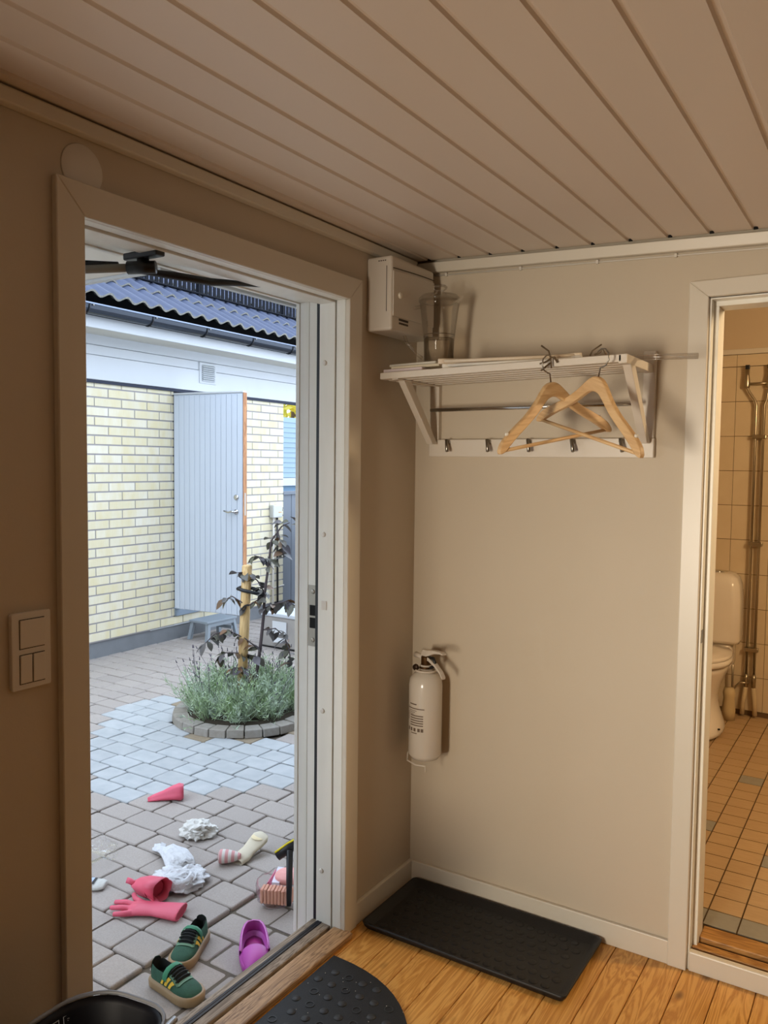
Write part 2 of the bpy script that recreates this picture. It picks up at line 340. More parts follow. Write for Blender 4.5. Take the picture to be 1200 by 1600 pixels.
# ================================================================== BATHROOM
BY = 2.65; ZB = .07
GROUT = mat('grout', '#6a5238', .9)
bw = struct(B().box(-.1, XR, BY+.006, BY+.1, 0, 2.9).build('wall_bathroom_back', GROUT))
struct(B().box(-.2, -.1, .12, BY+.1, 0, 2.9).build('wall_bathroom_left', PAINT))
TILEW = mat('wall_tile_cream', '#d9c8aa', .22, rand=.3, randcol='#cbb592', ns=9, nv=.25, ncol='#c4ad88', bs=14, bv=.12, coat=.3)
tm = B().box(-.0975, .0975, -.003, .007, -.0975, .0975).mesh('wall_tile'); tm.materials.append(TILEW)
for i in range(-3, 8):
    for k in range(11):
        xx = .6535+.209*(i-1)+.1045; zz = .2025+.205*k; hs = 1.035
        if k == 10: zz, hs = 2.186, .345
        piece('wall_tile', tm, bw, (xx, BY+.003, zz), scale=(1.06, 1, hs))
B().box(-.1, XR, BY-.012, BY+.006, 2.222, 2.253).build('moulding', TRIMW, bw, bevel=.003)
B().box(-.1, XR, BY-.002, BY+.006, 2.253, 2.9).build('upper_plaster', mat('bath_plaster', '#c9b699', .7), bw)
bc = struct(B().box(-.1, XR, .12, BY+.1, 2.55, 2.6).build('ceiling_bathroom', PAINT))
bf = struct(B().box(-.1, XR, .12, BY+.006, 0, ZB-.004).build('floor_bathroom', mat('floor_grout', '#4d3719', .9)))
FT = mat('floor_tile_beige', '#c2a47c', .4, rand=.35, randcol='#ab8c66', ns=30, nv=.3, ncol='#a3835a', bs=60, bv=.1, stretch=(.6, 4, 1))
FTG = mat('floor_tile_grey', '#98958a', .4, ns=30, nv=.2, bs=60, bv=.1)
f1 = B().box(-.0495, .0495, -.0495, .0495, -.006, 0).mesh('floor_tile'); f1.materials.append(FT)
f2 = f1.copy(); f2.materials[0] = FTG
grey = {(0, 0), (1, 0), (-1, 0), (2, 0), (3, 1), (1, 5), (2, 9), (-2, 7), (-1, 13), (-3, 4), (3, 14), (0, 19)}
for i in range(-5, 7):
    for k in range(24):
        piece('floor_tile', f2 if (i, k) in grey else f1, bf, (1.012+.104*i+.052, .16+.104*k+.052, ZB))
# toilet
t = thing('toilet', 'white porcelain toilet with tall rounded cistern seen through the bathroom doorway', 'toilet', (.56, 2.3, ZB))
def ell(cx, cy, rx, ry, z, n=28, p=2.3):
    o = []
    for k in range(n):
        a = 2*math.pi*k/n; c, s = math.cos(a), math.sin(a)
        o.append((cx+rx*math.copysign(abs(c)**(2/p), c), cy+ry*math.copysign(abs(s)**(2/p), s), z))
    return o
cx = .56
subsurf(B().loft([ell(cx, 2.19, .172, .265, ZB, p=2.4), ell(cx, 2.19, .172, .262, ZB+.03), ell(cx, 2.22, .145, .20, ZB+.09), ell(cx, 2.25, .112, .17, ZB+.17), ell(cx, 2.26, .125, .19, ZB+.25), ell(cx, 2.26, .16, .25, ZB+.33), ell(cx, 2.26, .175, .27, ZB+.375), ell(cx, 2.26, .178, .275, ZB+.395)]).build('bowl', PORC, t, True))
B().loft([ell(cx, 2.235, .19, .255, ZB+.396), ell(cx, 2.235, .192, .26, ZB+.41), ell(cx, 2.235, .188, .255, ZB+.425)]).build('seat', PORC, t, True)
B().loft([ell(cx, 2.235, .186, .25, ZB+.427), ell(cx, 2.235, .19, .255, ZB+.438), ell(cx, 2.235, .182, .247, ZB+.449), ell(cx, 2.235, .10, .14, ZB+.455)]).build('lid', PORC, t, True)
rings = []
for z, w, y0 in ((ZB+.46, .185, 2.435), (ZB+.48, .192, 2.425), (ZB+.72, .188, 2.43), (ZB+.80, .18, 2.435), (ZB+.84, .165, 2.445), (ZB+.862, .135, 2.47), (ZB+.866, .10, 2.50)):
    rings.append([(a, c, z) for a, c in rrect(cx-w, cx+w, y0, 2.645, min(.05, w*.4), 4)])
B().loft(rings).build('cistern', PORC, t, True)
B().box(cx-.15, cx+.15, 2.44, 2.64, ZB+.3, ZB+.462).build('cistern_base', PORC, t, True, bevel=.03, seg=3)
B().lathe([(.03, ZB+.864), (.03, ZB+.872), (.026, ZB+.874)], (cx+.05, 2.54, 0), 20).build('flush_button', CHROME, t, True)
for px, py in ((cx+.15, 2.16), (cx+.158, 2.10)): B().lathe([(.007, -.004), (.006, .003)], (px, py, ZB+.055), 10).build('bolt_hole', DARK, t)
B().lathe([(.035, ZB), (.038, ZB+.06), (.03, ZB+.13), (.036, ZB+.16), (.028, ZB+.19)], (.70, 2.50, 0), 14).build('waste_pipe', mat('aged_cream', '#c8b38a', .6), t, True)
# pipes on the tiled wall
t = thing('water_pipes', 'pair of vertical chrome water pipes clipped to the bathroom tiles', 'pipes', (.8, 2.6, ZB))
PIPE = mat('pipe_metal', '#b3a892', .28, 1)
for xx, nm in ((.772, 0), (.814, 1)):
    xt = .717 if nm == 0 else .836
    B().tube([(xt, BY-.03, 2.06), (xt, BY-.03, 2.03), (xt+(.012 if nm == 0 else -.005), BY-.03, 2.0), (xx-(.01 if nm == 0 else -.012), BY-.03, 1.95), (xx, BY-.03, 1.92), (xx, BY-.03, .25)], .0075, 10).build('pipe', PIPE, t, True)
    B().lathe([(.014, 2.02), (.016, 2.03), (.016, 2.07), (.012, 2.09), (.012, 2.13)], (xt, BY-.03, 0), 12).build('valve', PIPE, t, True)
    B().box(xt-.012, xt+.012, BY-.04, BY-.02, 2.13, 2.155).build('valve_cap', BLACKP, t, bevel=.003)
    B().lathe([(.012, .24), (.013, .30), (.010, .33)], (xx, BY-.03, 0), 12).build('coupling', PIPE, t, True)
    B().tube([(xx, BY-.03, .25), (xx+(-.012 if nm == 0 else .008), BY-.03, .16), (xx+(-.015 if nm == 0 else .014), BY-.035, .085)], .013, 10).build('wrapped_end', mat('white_tape', '#c9b48f', .8), t, True)
B().tube([(.717, BY-.03, 2.045), (.836, BY-.03, 2.045)], .007, 8).build('crossbar', PIPE, t, True)
for zz in (1.735, 1.105, .475): B().box(.755, .832, BY-.042, BY-.004, zz-.012, zz+.012).build('clamp', PIPE, t, bevel=.004)
B().tube([(.70, BY-.05, .48), (.70, BY-.05, .25), (.706, BY-.05, .22), (.72, BY-.05, .25), (.74, BY-.04, .275), (.79, BY-.035, .275)], .006, 8).build('supply_pipe', PIPE, t, True)

# ================================================================== OUTSIDE
G0 = -.12
# ---- pavement, row by row
pv = struct(B().box(-14, -.12, -8, 14, G0-.08, G0-.016).build('pavement', mat('joint_sand', '#6f6558', .95, ns=60, nv=.4, ncol='#4a4238')))
PAV = mat('paver_warm_grey', '#bdb3ab', .85, rand=.55, randcol='#aca39d', ns=170, nv=.35, ncol='#968d86', bs=220, bv=.6)
PAVL = mat('paver_light_grey', '#c4c8ca', .8, rand=.5, randcol='#b4b6b6', ns=12, nv=.35, ncol='#9aa1a6', bs=150, bv=.4)
PAVT = mat('paver_sandy', '#a2937c', .9, ns=40, nv=.4, ncol='#85735a', bs=120, bv=.4)
def paver_mesh(L, m):
    key = ('pv', L, m.name)
    if key in MATS: return MATS[key]
    w = .139-.006; l = L-.006; h = .05; c = .006; q = B()
    pts = lambda e, z: [(a, d, z) for a, d in rrect(-l/2+e, l/2-e, -w/2+e, w/2-e, .010, 2)]
    q.loft([pts(0, -.04), pts(0, -c), pts(c*.35, -c*.35), pts(c, 0)])
    me = q.mesh('paver'); me.materials.append(m); MATS[key] = me; return me
def inpoly(x, y, poly):
    r = False
    for i in range(len(poly)):
        x1, y1 = poly[i]; x2, y2 = poly[i-1]
        if (y1 > y) != (y2 > y) and x < (x2-x1)*(y-y1)/(y2-y1)+x1: r = not r
    return r
LIGHT = [(-2.474, .452), (-2.635, .646), (-2.862, .977), (-2.946, 1.277), (-2.846, 1.423), (-2.68, 1.405), (-2.31, 1.063), (-2.05, .90), (-1.75, .98), (-1.45, 1.3), (-1.0, 1.3), (-1.05, .85), (-1.198, .495), (-1.386, .39), (-1.5, .33), (-1.6, .20), (-1.773, .06), (-2.089, .157), (-2.6, .1)]
slots = []
pr = random.Random(21)
for row in range(-16, 46):
    yc = .047+.139*row+.0695
    xx = -.128
    seq = list(pr.choice([(.215, .212), (.212, .215), (.142, .142, .143), (.175, .252), (.252, .175)]))   # the strip along the house
    while xx > -7.2:
        L = seq.pop(0) if seq else pr.choice([.21, .21, .175, .175, .14])
        slots.append((xx-L/2, yc, L)); xx -= L
def vis(px, py):
    d = Vector((px, py, G0))-cam.location; z = d.dot(_f)
    if z < .3: return 0
    u = 600+FPX*d.dot(_r2)/z; v = 800-FPX*d.dot(_u2)/z
    if not (128 < u < 470 and 950 < v < 1660): return 0
    return 1/z**3
order = sorted(slots, key=lambda s: -vis(s[0], s[1]))
RC = (-2.10, 1.41); RR = .47
far = {}
n = 0
for px, py, L in order:
    hollow = math.hypot(px-RC[0], py-RC[1]) < RR-.05
    if hollow: continue
    m = PAVL if inpoly(px, py, LIGHT) else (PAVT if math.hypot(px-RC[0], py-RC[1]) < RR+.085 else PAV)
    low = -.014 if px > -.555 else 0
    dz = low+pr.uniform(-.002, .002); rot = (pr.uniform(-.008, .008), pr.uniform(-.008, .008), pr.uniform(-.012, .012))
    Lq = round(L, 3)
    if n < 300 and vis(px, py) > 0:
        piece('paver', paver_mesh(Lq, m), pv, (px, py, G0+dz), rot); n += 1
    elif px > -6.6 and -2.4 < py < 5.5:
        w = .1265/2; l = (L-.0065)/2
        far.setdefault(m.name, B()).add([(px-l, py-w, G0-.03), (px+l, py-w, G0-.03), (px+l, py+w, G0-.03), (px-l, py+w, G0-.03), (px-l, py-w, G0+dz), (px+l, py-w, G0+dz), (px+l, py+w, G0+dz), (px-l, py+w, G0+dz)], [(4, 5, 6, 7), (0, 1, 5, 4), (1, 2, 6, 5), (2, 3, 7, 6), (3, 0, 4, 7)])
for mn, bb in far.items(): stuff(bb.build('distant_pavers', MATS[mn], pv))

# ---- the garage across the yard; its own frame: x out of the wall, y along it, z up
GP = (-4.1746, 1.8563, 0)
ga = thing('garage', 'pale yellow brick garage with dark wavy tiled roof across the yard', 'building', GP, local=True, rot=(0, 0, .0243))
WB = mat('garage_white_paint', '#dfe3e6', .5, ns=3, nv=.06, bs=30, bv=.06)
MORT = mat('mortar', '#b2adad', .9, bs=150, bv=.3)
bwall = B().box(-.2, -.004, -4.5, .889, .018, 2.75).box(-.2, -.004, 1.78, 2.528, .018, 2.75).box(-.2, -.006, .9, 1.78, 2.2, 2.75).box(-.2, -.006, .9, 1.78, .018, .10).build('brick_wall', MORT, ga)
BRK = mat('brick_cream', '#d8d0b4', .8, rand=.8, randcol='#e2dccc', ns=11, nv=.7, ncol='#d6c898', bs=70, bv=.35, stretch=(1, 1, .3))
CO = .0791; ML = .286
def brick_mesh(L):
    key = ('bk', round(L, 3))
    if key in MATS: return MATS[key]
    me = B().box(-.05, 0, -L/2, L/2, -.0328, .0328).mesh('brick'); me.materials.append(BRK); MATS[key] = me; return me
bst = B(); nb = 0
for r_ in range(28):
    z = .023+CO*(r_+.5)
    if z > 2.22: continue
    ph = .002 if r_ % 2 else .145
    for (s0, s1) in ((-4.5, .893), (1.775, 2.528)) + (((.893, 1.5),) if z < .10 else ()):
        k = math.floor((s0-ph)/ML)
        while ph+k*ML < s1:
            a = max(s0, ph+k*ML+.0055); c = min(s1, ph+(k+1)*ML-.0055); k += 1
            if c-a < .012: continue
            if (a+c)/2 > -.30 and nb < 300:
                piece('brick', brick_mesh(c-a), bwall, (pr.uniform(-.001, .0015), (a+c)/2, z)); nb += 1
            else: bst.box(-.02, 0, a, c, z-.0338, z+.0338)
stuff(bst.build('distant_bricks', BRK, bwall))
B().box(-.2, -.016, -4.5, 2.528, G0-.05, .018).build('plinth', mat('plinth_grey', '#85888b', .75, ns=8, nv=.25), ga)
B().box(-.016, -.004, .60, 1.6, .012, .022).build('flashing', WB, ga, bevel=.002)
B().box(-.20, .03, .893, 1.77, .105, .165).build('door_step', mat('step_grey', '#8b99a6', .6), ga, bevel=.004)
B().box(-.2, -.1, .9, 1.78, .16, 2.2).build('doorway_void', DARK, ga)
# horizontal boards above the bricks, with the vent between them
for z0, z1, d in ((2.222, 2.422, .030), (2.425, 2.505, .026), (2.508, 2.60, .022)):
    B().box(-.05, d, -4.5, 4.2, z0, z1).build('siding_board', WB, ga, bevel=.004, seg=1)
B().box(-.05, .020, -4.5, 4.2, 2.196, 2.222).build('shadow_strip', mat('strip_shadow_dark', '#2b3040', .8), ga)  # dark strip coloured as the shadow below the siding boards
vt = B().box(.02, .040, 1.195, 1.425, 2.30, 2.50).build('vent', WB, ga, bevel=.006)
B().box(.0395, .0405, 1.225, 1.395, 2.322, 2.478).build('louvre_gap', mat('vent_shade', '#8f948f', .8), vt)
for k in range(8): B().hexa([(.040, 1.225, 2.329+.019*k), (.056, 1.225, 2.322+.019*k), (.056, 1.395, 2.322+.019*k), (.040, 1.395, 2.329+.019*k)], [(.040, 1.225, 2.340+.019*k), (.058, 1.225, 2.327+.019*k), (.058, 1.395, 2.327+.019*k), (.040, 1.395, 2.340+.019*k)]).build('louvre', WB, vt)
B().box(-.05, .36, -4.5, 4.2, 2.59, 2.61).build('soffit', mat('soffit_cream', '#e0ddd2', .6), ga)
B().box(.36, .385, -4.5, 4.2, 2.575, 2.70).build('fascia', WB, ga, bevel=.003)
# gutter (half round) and its hooks
GUT = mat('gutter_dark', '#2a313c', .25, .3)
rings = []
for s in (-4.5, 4.2):
    o = []
    for k in range(13):
        a = math.pi*k/12; o.append((.455-.058*math.cos(a), s, 2.725-.07*math.sin(a)))
    for k in range(13):
        a = math.pi*(12-k)/12; o.append((.455-.054*math.cos(a), s, 2.725-.066*math.sin(a)))
    rings.append(o)
gt = B().loft(rings).build('gutter', GUT, ga, False)
B().tube([(.515, -4.5, 2.727), (.515, 4.2, 2.727)], .008, 8).build('gutter_lip', mat('gutter_lip', '#8f9db5', .3, .4), gt, True)
for s in (-.45, .175, .80, 1.42, 2.03, 2.65):
    B().tube([(.398+.0, s, 2.73)]+[(.455-.0625*math.cos(a), s, 2.722-.073*math.sin(a)) for a in [math.pi*k/8 for k in range(9)]], .006, 6).build('gutter_hook', BLACKP, gt, True)
    B().lathe([(.007, 0), (.006, .004)], (.519, s+.03, 2.716), 8, 'x').build('rivet', STEEL, gt, True)
# roof: wavy concrete tiles
SL = .58; sl = math.atan(SL)
roof = B().hexa([(.40, -4.5, 2.66), (-2.0, -4.5, 2.66+SL*2.4), (-2.0, 4.2, 2.66+SL*2.4), (.40, 4.2, 2.66)], [(.40, -4.5, 2.70), (-2.0, -4.5, 2.70+SL*2.4), (-2.0, 4.2, 2.70+SL*2.4), (.40, 4.2, 2.70)]).build('roof', mat('roof_underlay', '#1a1a1c', .9), ga)
TILE = mat('roof_tile_slate_blue', '#505972', .6, spec=.25, rand=.25, randcol='#4a536b', ns=25, nv=.25, ncol='#40475a', bs=60, bv=.2)
TEDGE = mat('tile_edge_grey', '#a8a69c', .9, ns=60, nv=.5, ncol='#6b6a62')
EXP = .416; TW = .332
rings = []
q = B(); NW = 17
def wave(i): return .019*math.cos(2*math.pi*2*i/(NW-1))
top0 = [(0, -TW/2+TW*i/(NW-1)*1.0, wave(i)+.022) for i in range(NW)]
top1 = [(-EXP-.04, y, z) for x_, y, z in top0]
q.loft([top0, top1], closed=False, caps=False)
k0 = len(q.v)
bot = [(0, y, z-.016) for x_, y, z in top0]
q.loft([bot, top0], closed=False, caps=False)
q.loft([bot, [(-.05, y, z) for x_, y, z in bot]], closed=False, caps=False)
tmesh = q.mesh('roof_tile', smooth=True); tmesh.materials.append(TILE); tmesh.materials.append(TEDGE)
for i, p_ in enumerate(tmesh.polygons):
    if i >= NW-1: p_.material_index = 1; p_.use_smooth = False
for c in range(6):
    for i in range(-5, 12):
        d = c*EXP
        piece('roof_tile', tmesh, roof, (.47-d*math.cos(sl)+.02*math.sin(sl), -.32+.083+TW*i, 2.790+d*math.sin(sl)+.012), (0, sl-.055, 0))
# snow guard: rails and slats
sg = B().tube([(-.085, -2, 3.175), (-.085, 4.2, 3.175)], .010, 6).tube([(-.115, -2, 3.175), (-.115, 4.2, 3.175)], .010, 6).tube([(-.10, -2, 3.31), (-.10, 4.2, 3.31)], .011, 6).build('snow_guard', mat('guard_black', '#0d1018', .8, spec=.2), ga)
gb = B(); s = -1.98
while s < 4.2: gb.box(-.104, -.094, s, s+.036, 3.175, 3.31); s += .0585
stuff(gb.build('guard_slats', MATS['guard_black'], sg))
wr = B()
for k in range(170):
    s = -1.9+.036*k; wr.tube([(-.085, s, 3.318), (-.095, s+.024, 3.330)], .005, 5)
stuff(wr.build('twisted_rail', mat('guard_galvanised', '#c9ced6', .35, .5), sg))
for s in (.02, 1.321, 2.627): B().box(-.12, -.08, s-.014, s+.014, 3.10, 3.35).build('guard_bracket', MATS['guard_black'], sg, bevel=.004)
# open garage door, hinged at its left edge and swung towards us
gd = B().box(0, .785, -.040, 0, 0, 1.985).build('door', mat('garage_door_core', '#d3dce8', .5), ga)
gd.location = (.01, .925, .180); gd.rotation_euler = (0, 0, R(4.6))
GDW = mat('garage_door_white', '#dde6f2', .5, bs=30, bv=.05)
for k in range(13):
    a = .006+k*.0595; B().box(a+.0015, a+.0580, -.047, -.040, .004, 1.975).build('plank', GDW, gd, bevel=.002, seg=1)
B().box(.785, .790, -.047, .004, 0, 1.985).build('bare_edge', wood('bare_door_wood', '#c08a5c', '#94603a', .7, 'Z', 1, False, 0), gd)
B().box(.005, .787, -.052, .004, 1.985, 2.0).build('top_cap', WB, gd, bevel=.002)
hd = B().lathe([(.024, -.047), (.024, -.055), (.012, -.058), (.011, -.085)], (.715, 0, .93), 16, 'y').build('handle', CHROME, gd, True)
B().tube([(.715, -.082, .93), (.69, -.085, .935), (.65, -.083, .925), (.60, -.08, .937)], [.010, .010, .009, .007], 10).build('lever', CHROME, hd, True)
B().lathe([(.026, -.047), (.026, -.054), (.018, -.058), (.008, -.06)], (.715, 0, 1.06), 18, 'y').build('lock', CHROME, gd, True)
B().box(.788, .7915, -.032, -.012, .90, 1.10).build('lock_plate', STEEL, gd)
# junction box and cables on the brick
ORGg = ga
jb = B().box(0, .06, 2.285, 2.445, .955, 1.095).build('junction_box', mat('box_grey_white', '#dfe0da', .4), ga, bevel=.012, seg=3)
B().box(.06, .062, 2.375, 2.425, 1.01, 1.018).build('yellow_mark', mat('label_orange', '#d09a30', .5), jb)
B().lathe([(.012, 0), (.01, .012)], (.04, 2.45, 1.035), 8, 'y').build('dial', BLACKP, jb)
B().tube([(.03, 2.325, .955), (.03, 2.32, .55), (.03, 2.315, -.05)], .012, 8).build('white_conduit', WHITEP, ga, True)
B().tube([(.03, 2.385, .955), (.03, 2.392, .6), (.03, 2.40, -.05)], .011, 8).build('black_cable', BLACKP, ga, True)
B().tube([(.015, 2.33, .19), (.015, 2.528, .20)], .006, 6).build('thin_pipe', WHITEP, ga, True)

# ---- eave of our own house over the doorway
ev = struct(B().box(-.62, -.2, -6, 3.5, 2.2, 2.28).box(-1.5, -.2, -6, -.645, 2.2, 2.28).build('eave_soffit', mat('eave_white', '#e4e0d6', .55), bevel=.004))
B().box(-.645, -.62, -.645, 3.5, 2.19, 2.36).build('fascia_board', WB, ev, bevel=.003)
B().box(-1.5, -.645, -.645, -.62, 2.19, 2.36).build('fascia_board', WB, ev, bevel=.003)
B().hexa([(-.7, -6, 2.36), (.5, -6, 2.8), (.5, 3.5, 2.8), (-.7, 3.5, 2.36)], [(-.7, -6, 2.4), (.5, -6, 2.84), (.5, 3.5, 2.84), (-.7, 3.5, 2.4)]).build('roof_deck', MATS['roof_underlay'], ev)
struct(B().box(-.2, XR+.2, YF-.2, 3.2, 2.78, 2.84).build('ceiling_attic', DARK))

# ---- things beyond the garage corner
t = thing('neighbour_house', 'light blue clapboard house beyond the garage corner', 'building', (-7.4, 8.3, 0))
BL = mat('blue_clapboard', '#a3bccd', .6, rand=.1)
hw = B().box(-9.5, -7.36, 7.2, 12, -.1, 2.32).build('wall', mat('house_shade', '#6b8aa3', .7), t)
for k in range(12):
    B().hexa([(-7.36, 7.2, 1.30+.085*k), (-7.340, 7.2, 1.30+.085*k), (-7.340, 12, 1.30+.085*k), (-7.36, 12, 1.30+.085*k)], [(-7.36, 7.2, 1.384+.085*k), (-7.350, 7.2, 1.384+.085*k), (-7.350, 12, 1.384+.085*k), (-7.36, 12, 1.384+.085*k)]).build('siding_board', BL, hw)
B().box(-7.36, -7.30, 7.2, 12, 1.16, 1.29).build('white_sill', WB, t)
t = thing('garden_tree', 'sunlit yellow green tree top behind the light blue house', 'tree', (-13, 15.5, 0))
B().tube([(-13, 15.5, 0), (-13, 15.5, 3.0)], [.16, .1], 8).build('trunk', mat('bark', '#5b4a38', .9), t, True)
tl = B(); tr = random.Random(3)
for k in range(1500):
    a = tr.uniform(0, 6.283); rr = 1.9*tr.random()**.4; z = 3.6+tr.uniform(-1, 1)*1.3*math.sqrt(max(0, 1-(rr/1.95)**2)); p_ = Vector((-13+rr*math.cos(a), 15.5+rr*math.sin(a), z))
    u_ = Vector((tr.gauss(0, 1), tr.gauss(0, 1), tr.gauss(0, 1))).normalized()*.16; w_ = u_.orthogonal().normalized()*.09
    tl.quad(p_-u_, p_+w_, p_+u_, p_-w_)
stuff(tl.build('foliage', mat('yellow_leaves', '#d7c23a', .7, ns=3, nv=.6, ncol='#8a9436'), t))
t = thing('board_fence', 'low grey board fence standing at the garage corner', 'fence', (-4.2, 4.5, G0))
for k in range(9):
    y0 = 4.405+k*.15; B().box(-4.28, -4.255, y0, y0+.143, G0, 1.20).build('board', mat('fence_bluegrey', '#8b929b', .8, rand=.2), t, bevel=.003)
B().box(-4.30, -4.235, 4.39, 5.8, 1.20, 1.235).build('cap_rail', MATS['fence_bluegrey'], t)
t = thing('trellis_screen', 'purple grey slatted screen in front of the board fence', 'screen', (-3.9, 4.4, G0))
for k in range(7):
    y0 = 4.245+k*.075; B().box(-3.93, -3.905, y0, y0+.066, G0, .93).build('slat', mat('screen_purple_grey', '#7d7786', .8, rand=.3), t, bevel=.003)
B().box(-3.95, -3.93, 4.24, 4.78, .70, .76).box(-3.95, -3.93, 4.24, 4.78, .05, .11).build('rail', MATS['screen_purple_grey'], t)
t = thing('concrete_block', 'pale concrete block with white paper stuck on its front', 'block', (-3.1, 3.3, G0))
CB = mat('pale_concrete', '#b9b3ad', .85, ns=10, nv=.25, bs=60, bv=.3)
B().box(-3.35, -2.55, 3.02, 3.50, G0+.01, .165).build('body', CB, t, bevel=.012)
B().box(-3.36, -2.54, 3.01, 3.51, .165, .20).build('slab', mat('slab_white', '#d9dfe6', .7), t, bevel=.008)
B().box(-3.22, -3.06, 3.006, 3.012, .0, .13).build('paper_sheet', mat('paper_white', '#eceff2', .7), t)
B().hexa([(-3.20, 2.99, -.06), (-3.06, 2.985, -.05), (-3.06, 3.018, -.05), (-3.20, 3.018, -.06)], [(-3.22, 3.0, -.015), (-3.08, 2.99, -.02), (-3.08, 3.016, -.02), (-3.22, 3.016, -.015)]).build('torn_corner', MATS['paper_white'], t)
B().box(-3.36, -2.54, 3.02, 3.05, G0, G0+.012).build('dark_foot', DARK, t)
# step stool under the garage door
t = thing('step_stool', 'small blue grey wooden step stool under the open garage door', 'stool', (-3.98, 3.05, G0))
SG = mat('stool_bluegrey', '#a3adb5', .55)
B().box(-4.10, -3.86, 2.84, 3.24, .045, .067).build('seat', SG, t, bevel=.005)
for sx, xx in ((1, -3.885), (-1, -4.075)):
    for sy, yy in ((-1, 2.875), (1, 3.205)):
        B().hexa([(xx+.02*sx-.018, yy+.03*sy-.016, G0+.001), (xx+.02*sx+.018, yy+.03*sy-.016, G0+.001), (xx+.02*sx+.018, yy+.03*sy+.016, G0+.001), (xx+.02*sx-.018, yy+.03*sy+.016, G0+.001)], [(xx-.018, yy-.016, .046), (xx+.018, yy-.016, .046), (xx+.018, yy+.016, .046), (xx-.018, yy+.016, .046)]).build('leg', SG, t)
B().box(-3.886, -3.866, 2.87, 3.21, .01, .045).build('apron', SG, t, bevel=.002)
B().box(-4.09, -3.87, 3.17, 3.19, -.05, -.02).build('stretcher', SG, t, bevel=.002)

# ---- planting ring
bed = thing('planting_ring', 'round planting bed edged with small pale stone blocks', 'planter', (RC[0], RC[1], G0))
B().lathe([(.42, G0-.01), (.41, G0+.03), (.30, G0+.05), (.02, G0+.06)], (RC[0], RC[1], 0), 32).build('soil', mat('soil', '#3d3325', .95, ns=40, nv=.5, bs=60, bv=.8), bed)
NS = 26; EDGE = mat('edge_stone', '#aaa59d', .85, rand=.5, randcol='#9b8f7d', ns=40, nv=.35, ncol='#85796a', bs=120, bv=.4)
q = B(); hw_ = math.pi/NS-.008
q.hexa([(RR*math.cos(-hw_), RR*math.sin(-hw_), 0), (RR*math.cos(hw_), RR*math.sin(hw_), 0), ((RR-.10)*math.cos(hw_), (RR-.10)*math.sin(hw_), 0), ((RR-.10)*math.cos(-hw_), (RR-.10)*math.sin(-hw_), 0)],
       [(RR*math.cos(-hw_)-.004, RR*math.sin(-hw_), .052), (RR*math.cos(hw_)-.004, RR*math.sin(hw_), .052), ((RR-.10)*math.cos(hw_), (RR-.10)*math.sin(hw_), .052), ((RR-.10)*math.cos(-hw_), (RR-.10)*math.sin(-hw_), .052)])
em = q.mesh('edge_stone'); em.materials.append(EDGE)
for k in range(NS):
    o = piece('edge_stone', em, bed, (0, 0, pr.uniform(-.003, .003)), (0, 0, 2*math.pi*k/NS)); bv_ = o.modifiers.new('bevel', 'BEVEL'); bv_.width = .004; bv_.segments = 1
# stake, strap, sapling
SKB = (-2.085, 1.35, G0+.03); SKT = (-2.081, 1.406, .873)
tag(B().tube([SKB, SKT, (SKT[0], SKT[1], SKT[2]+.008)], [.031, .033, .028], 18).build('wooden_stake', STAKEW, None, True), 'round pale wooden stake beside the dark leaved sapling', 'stake')
tag(B().tube([(-2.118, 1.385, .735), (-2.115, 1.355, .73), (-2.075, 1.360, .722), (-2.02, 1.405, .705), (-1.985, 1.45, .69), (-1.975, 1.475, .69), (-2.0, 1.47, .70), (-2.05, 1.44, .725), (-2.10, 1.42, .735), (-2.118, 1.39, .735)], .012, 8).build('tie_strap', BLACKP, None, True), 'black strap tying the sapling to the wooden stake', 'strap')
sap = thing('sapling', 'young copper leaved sapling tied to a wooden stake', 'tree', (-2.0, 1.40, G0))
ST = mat('sapling_bark', '#4a3f40', .7)
trunk = [(-2.0, 1.41, G0+.02), (-2.004, 1.40, .11), (-1.985, 1.425, .33), (-1.976, 1.45, .56), (-1.978, 1.462, .70), (-1.962, 1.483, .896), (-1.954, 1.498, 1.042), (-1.902, 1.539, 1.137), (-1.857, 1.566, 1.162)]
B().tube(trunk, [.013, .012, .011, .010, .009, .008, .006, .005, .003], 8).build('stem', ST, sap, True)
LF = mat('copper_leaf', '#5a535c', .42, rand=.9, randcol='#57553f', ns=20, nv=.3, ncol='#3a4a30')
LB = mat('copper_leaf_brown', '#6b4a2a', .5, rand=.5, randcol='#54524a')
q = B(); prof = [(0, .0), (.12, .35), (.3, .75), (.5, 1), (.72, .8), (.9, .35), (1, 0)]
vs = []; fs = []
for i, (a, w) in enumerate(prof): vs += [(a, -w*.30, .10*w-.25*a*a), (a, 0, -.25*a*a), (a, w*.30, .10*w-.25*a*a)]
for i in range(len(prof)-1):
    k = 3*i; fs += [(k, k+1, k+4, k+3), (k+1, k+2, k+5, k+4)]
q.add(vs, fs); lm = q.mesh('leaf', smooth=True); lm.materials.append(LF); lmb = lm.copy(); lmb.materials[0] = LB
lr = random.Random(12)
def leaf_at(p, d=None, s=None):
    s = s or lr.uniform(.055, .095); a = lr.uniform(0, 6.28) if d is None else d
    o = piece('leaf', lmb if lr.random() < .15 else lm, sap, Vector(p)-Vector(ORG[sap.name]), (lr.uniform(-.7, .7), lr.uniform(-.1, .9), a), (s, s, s))
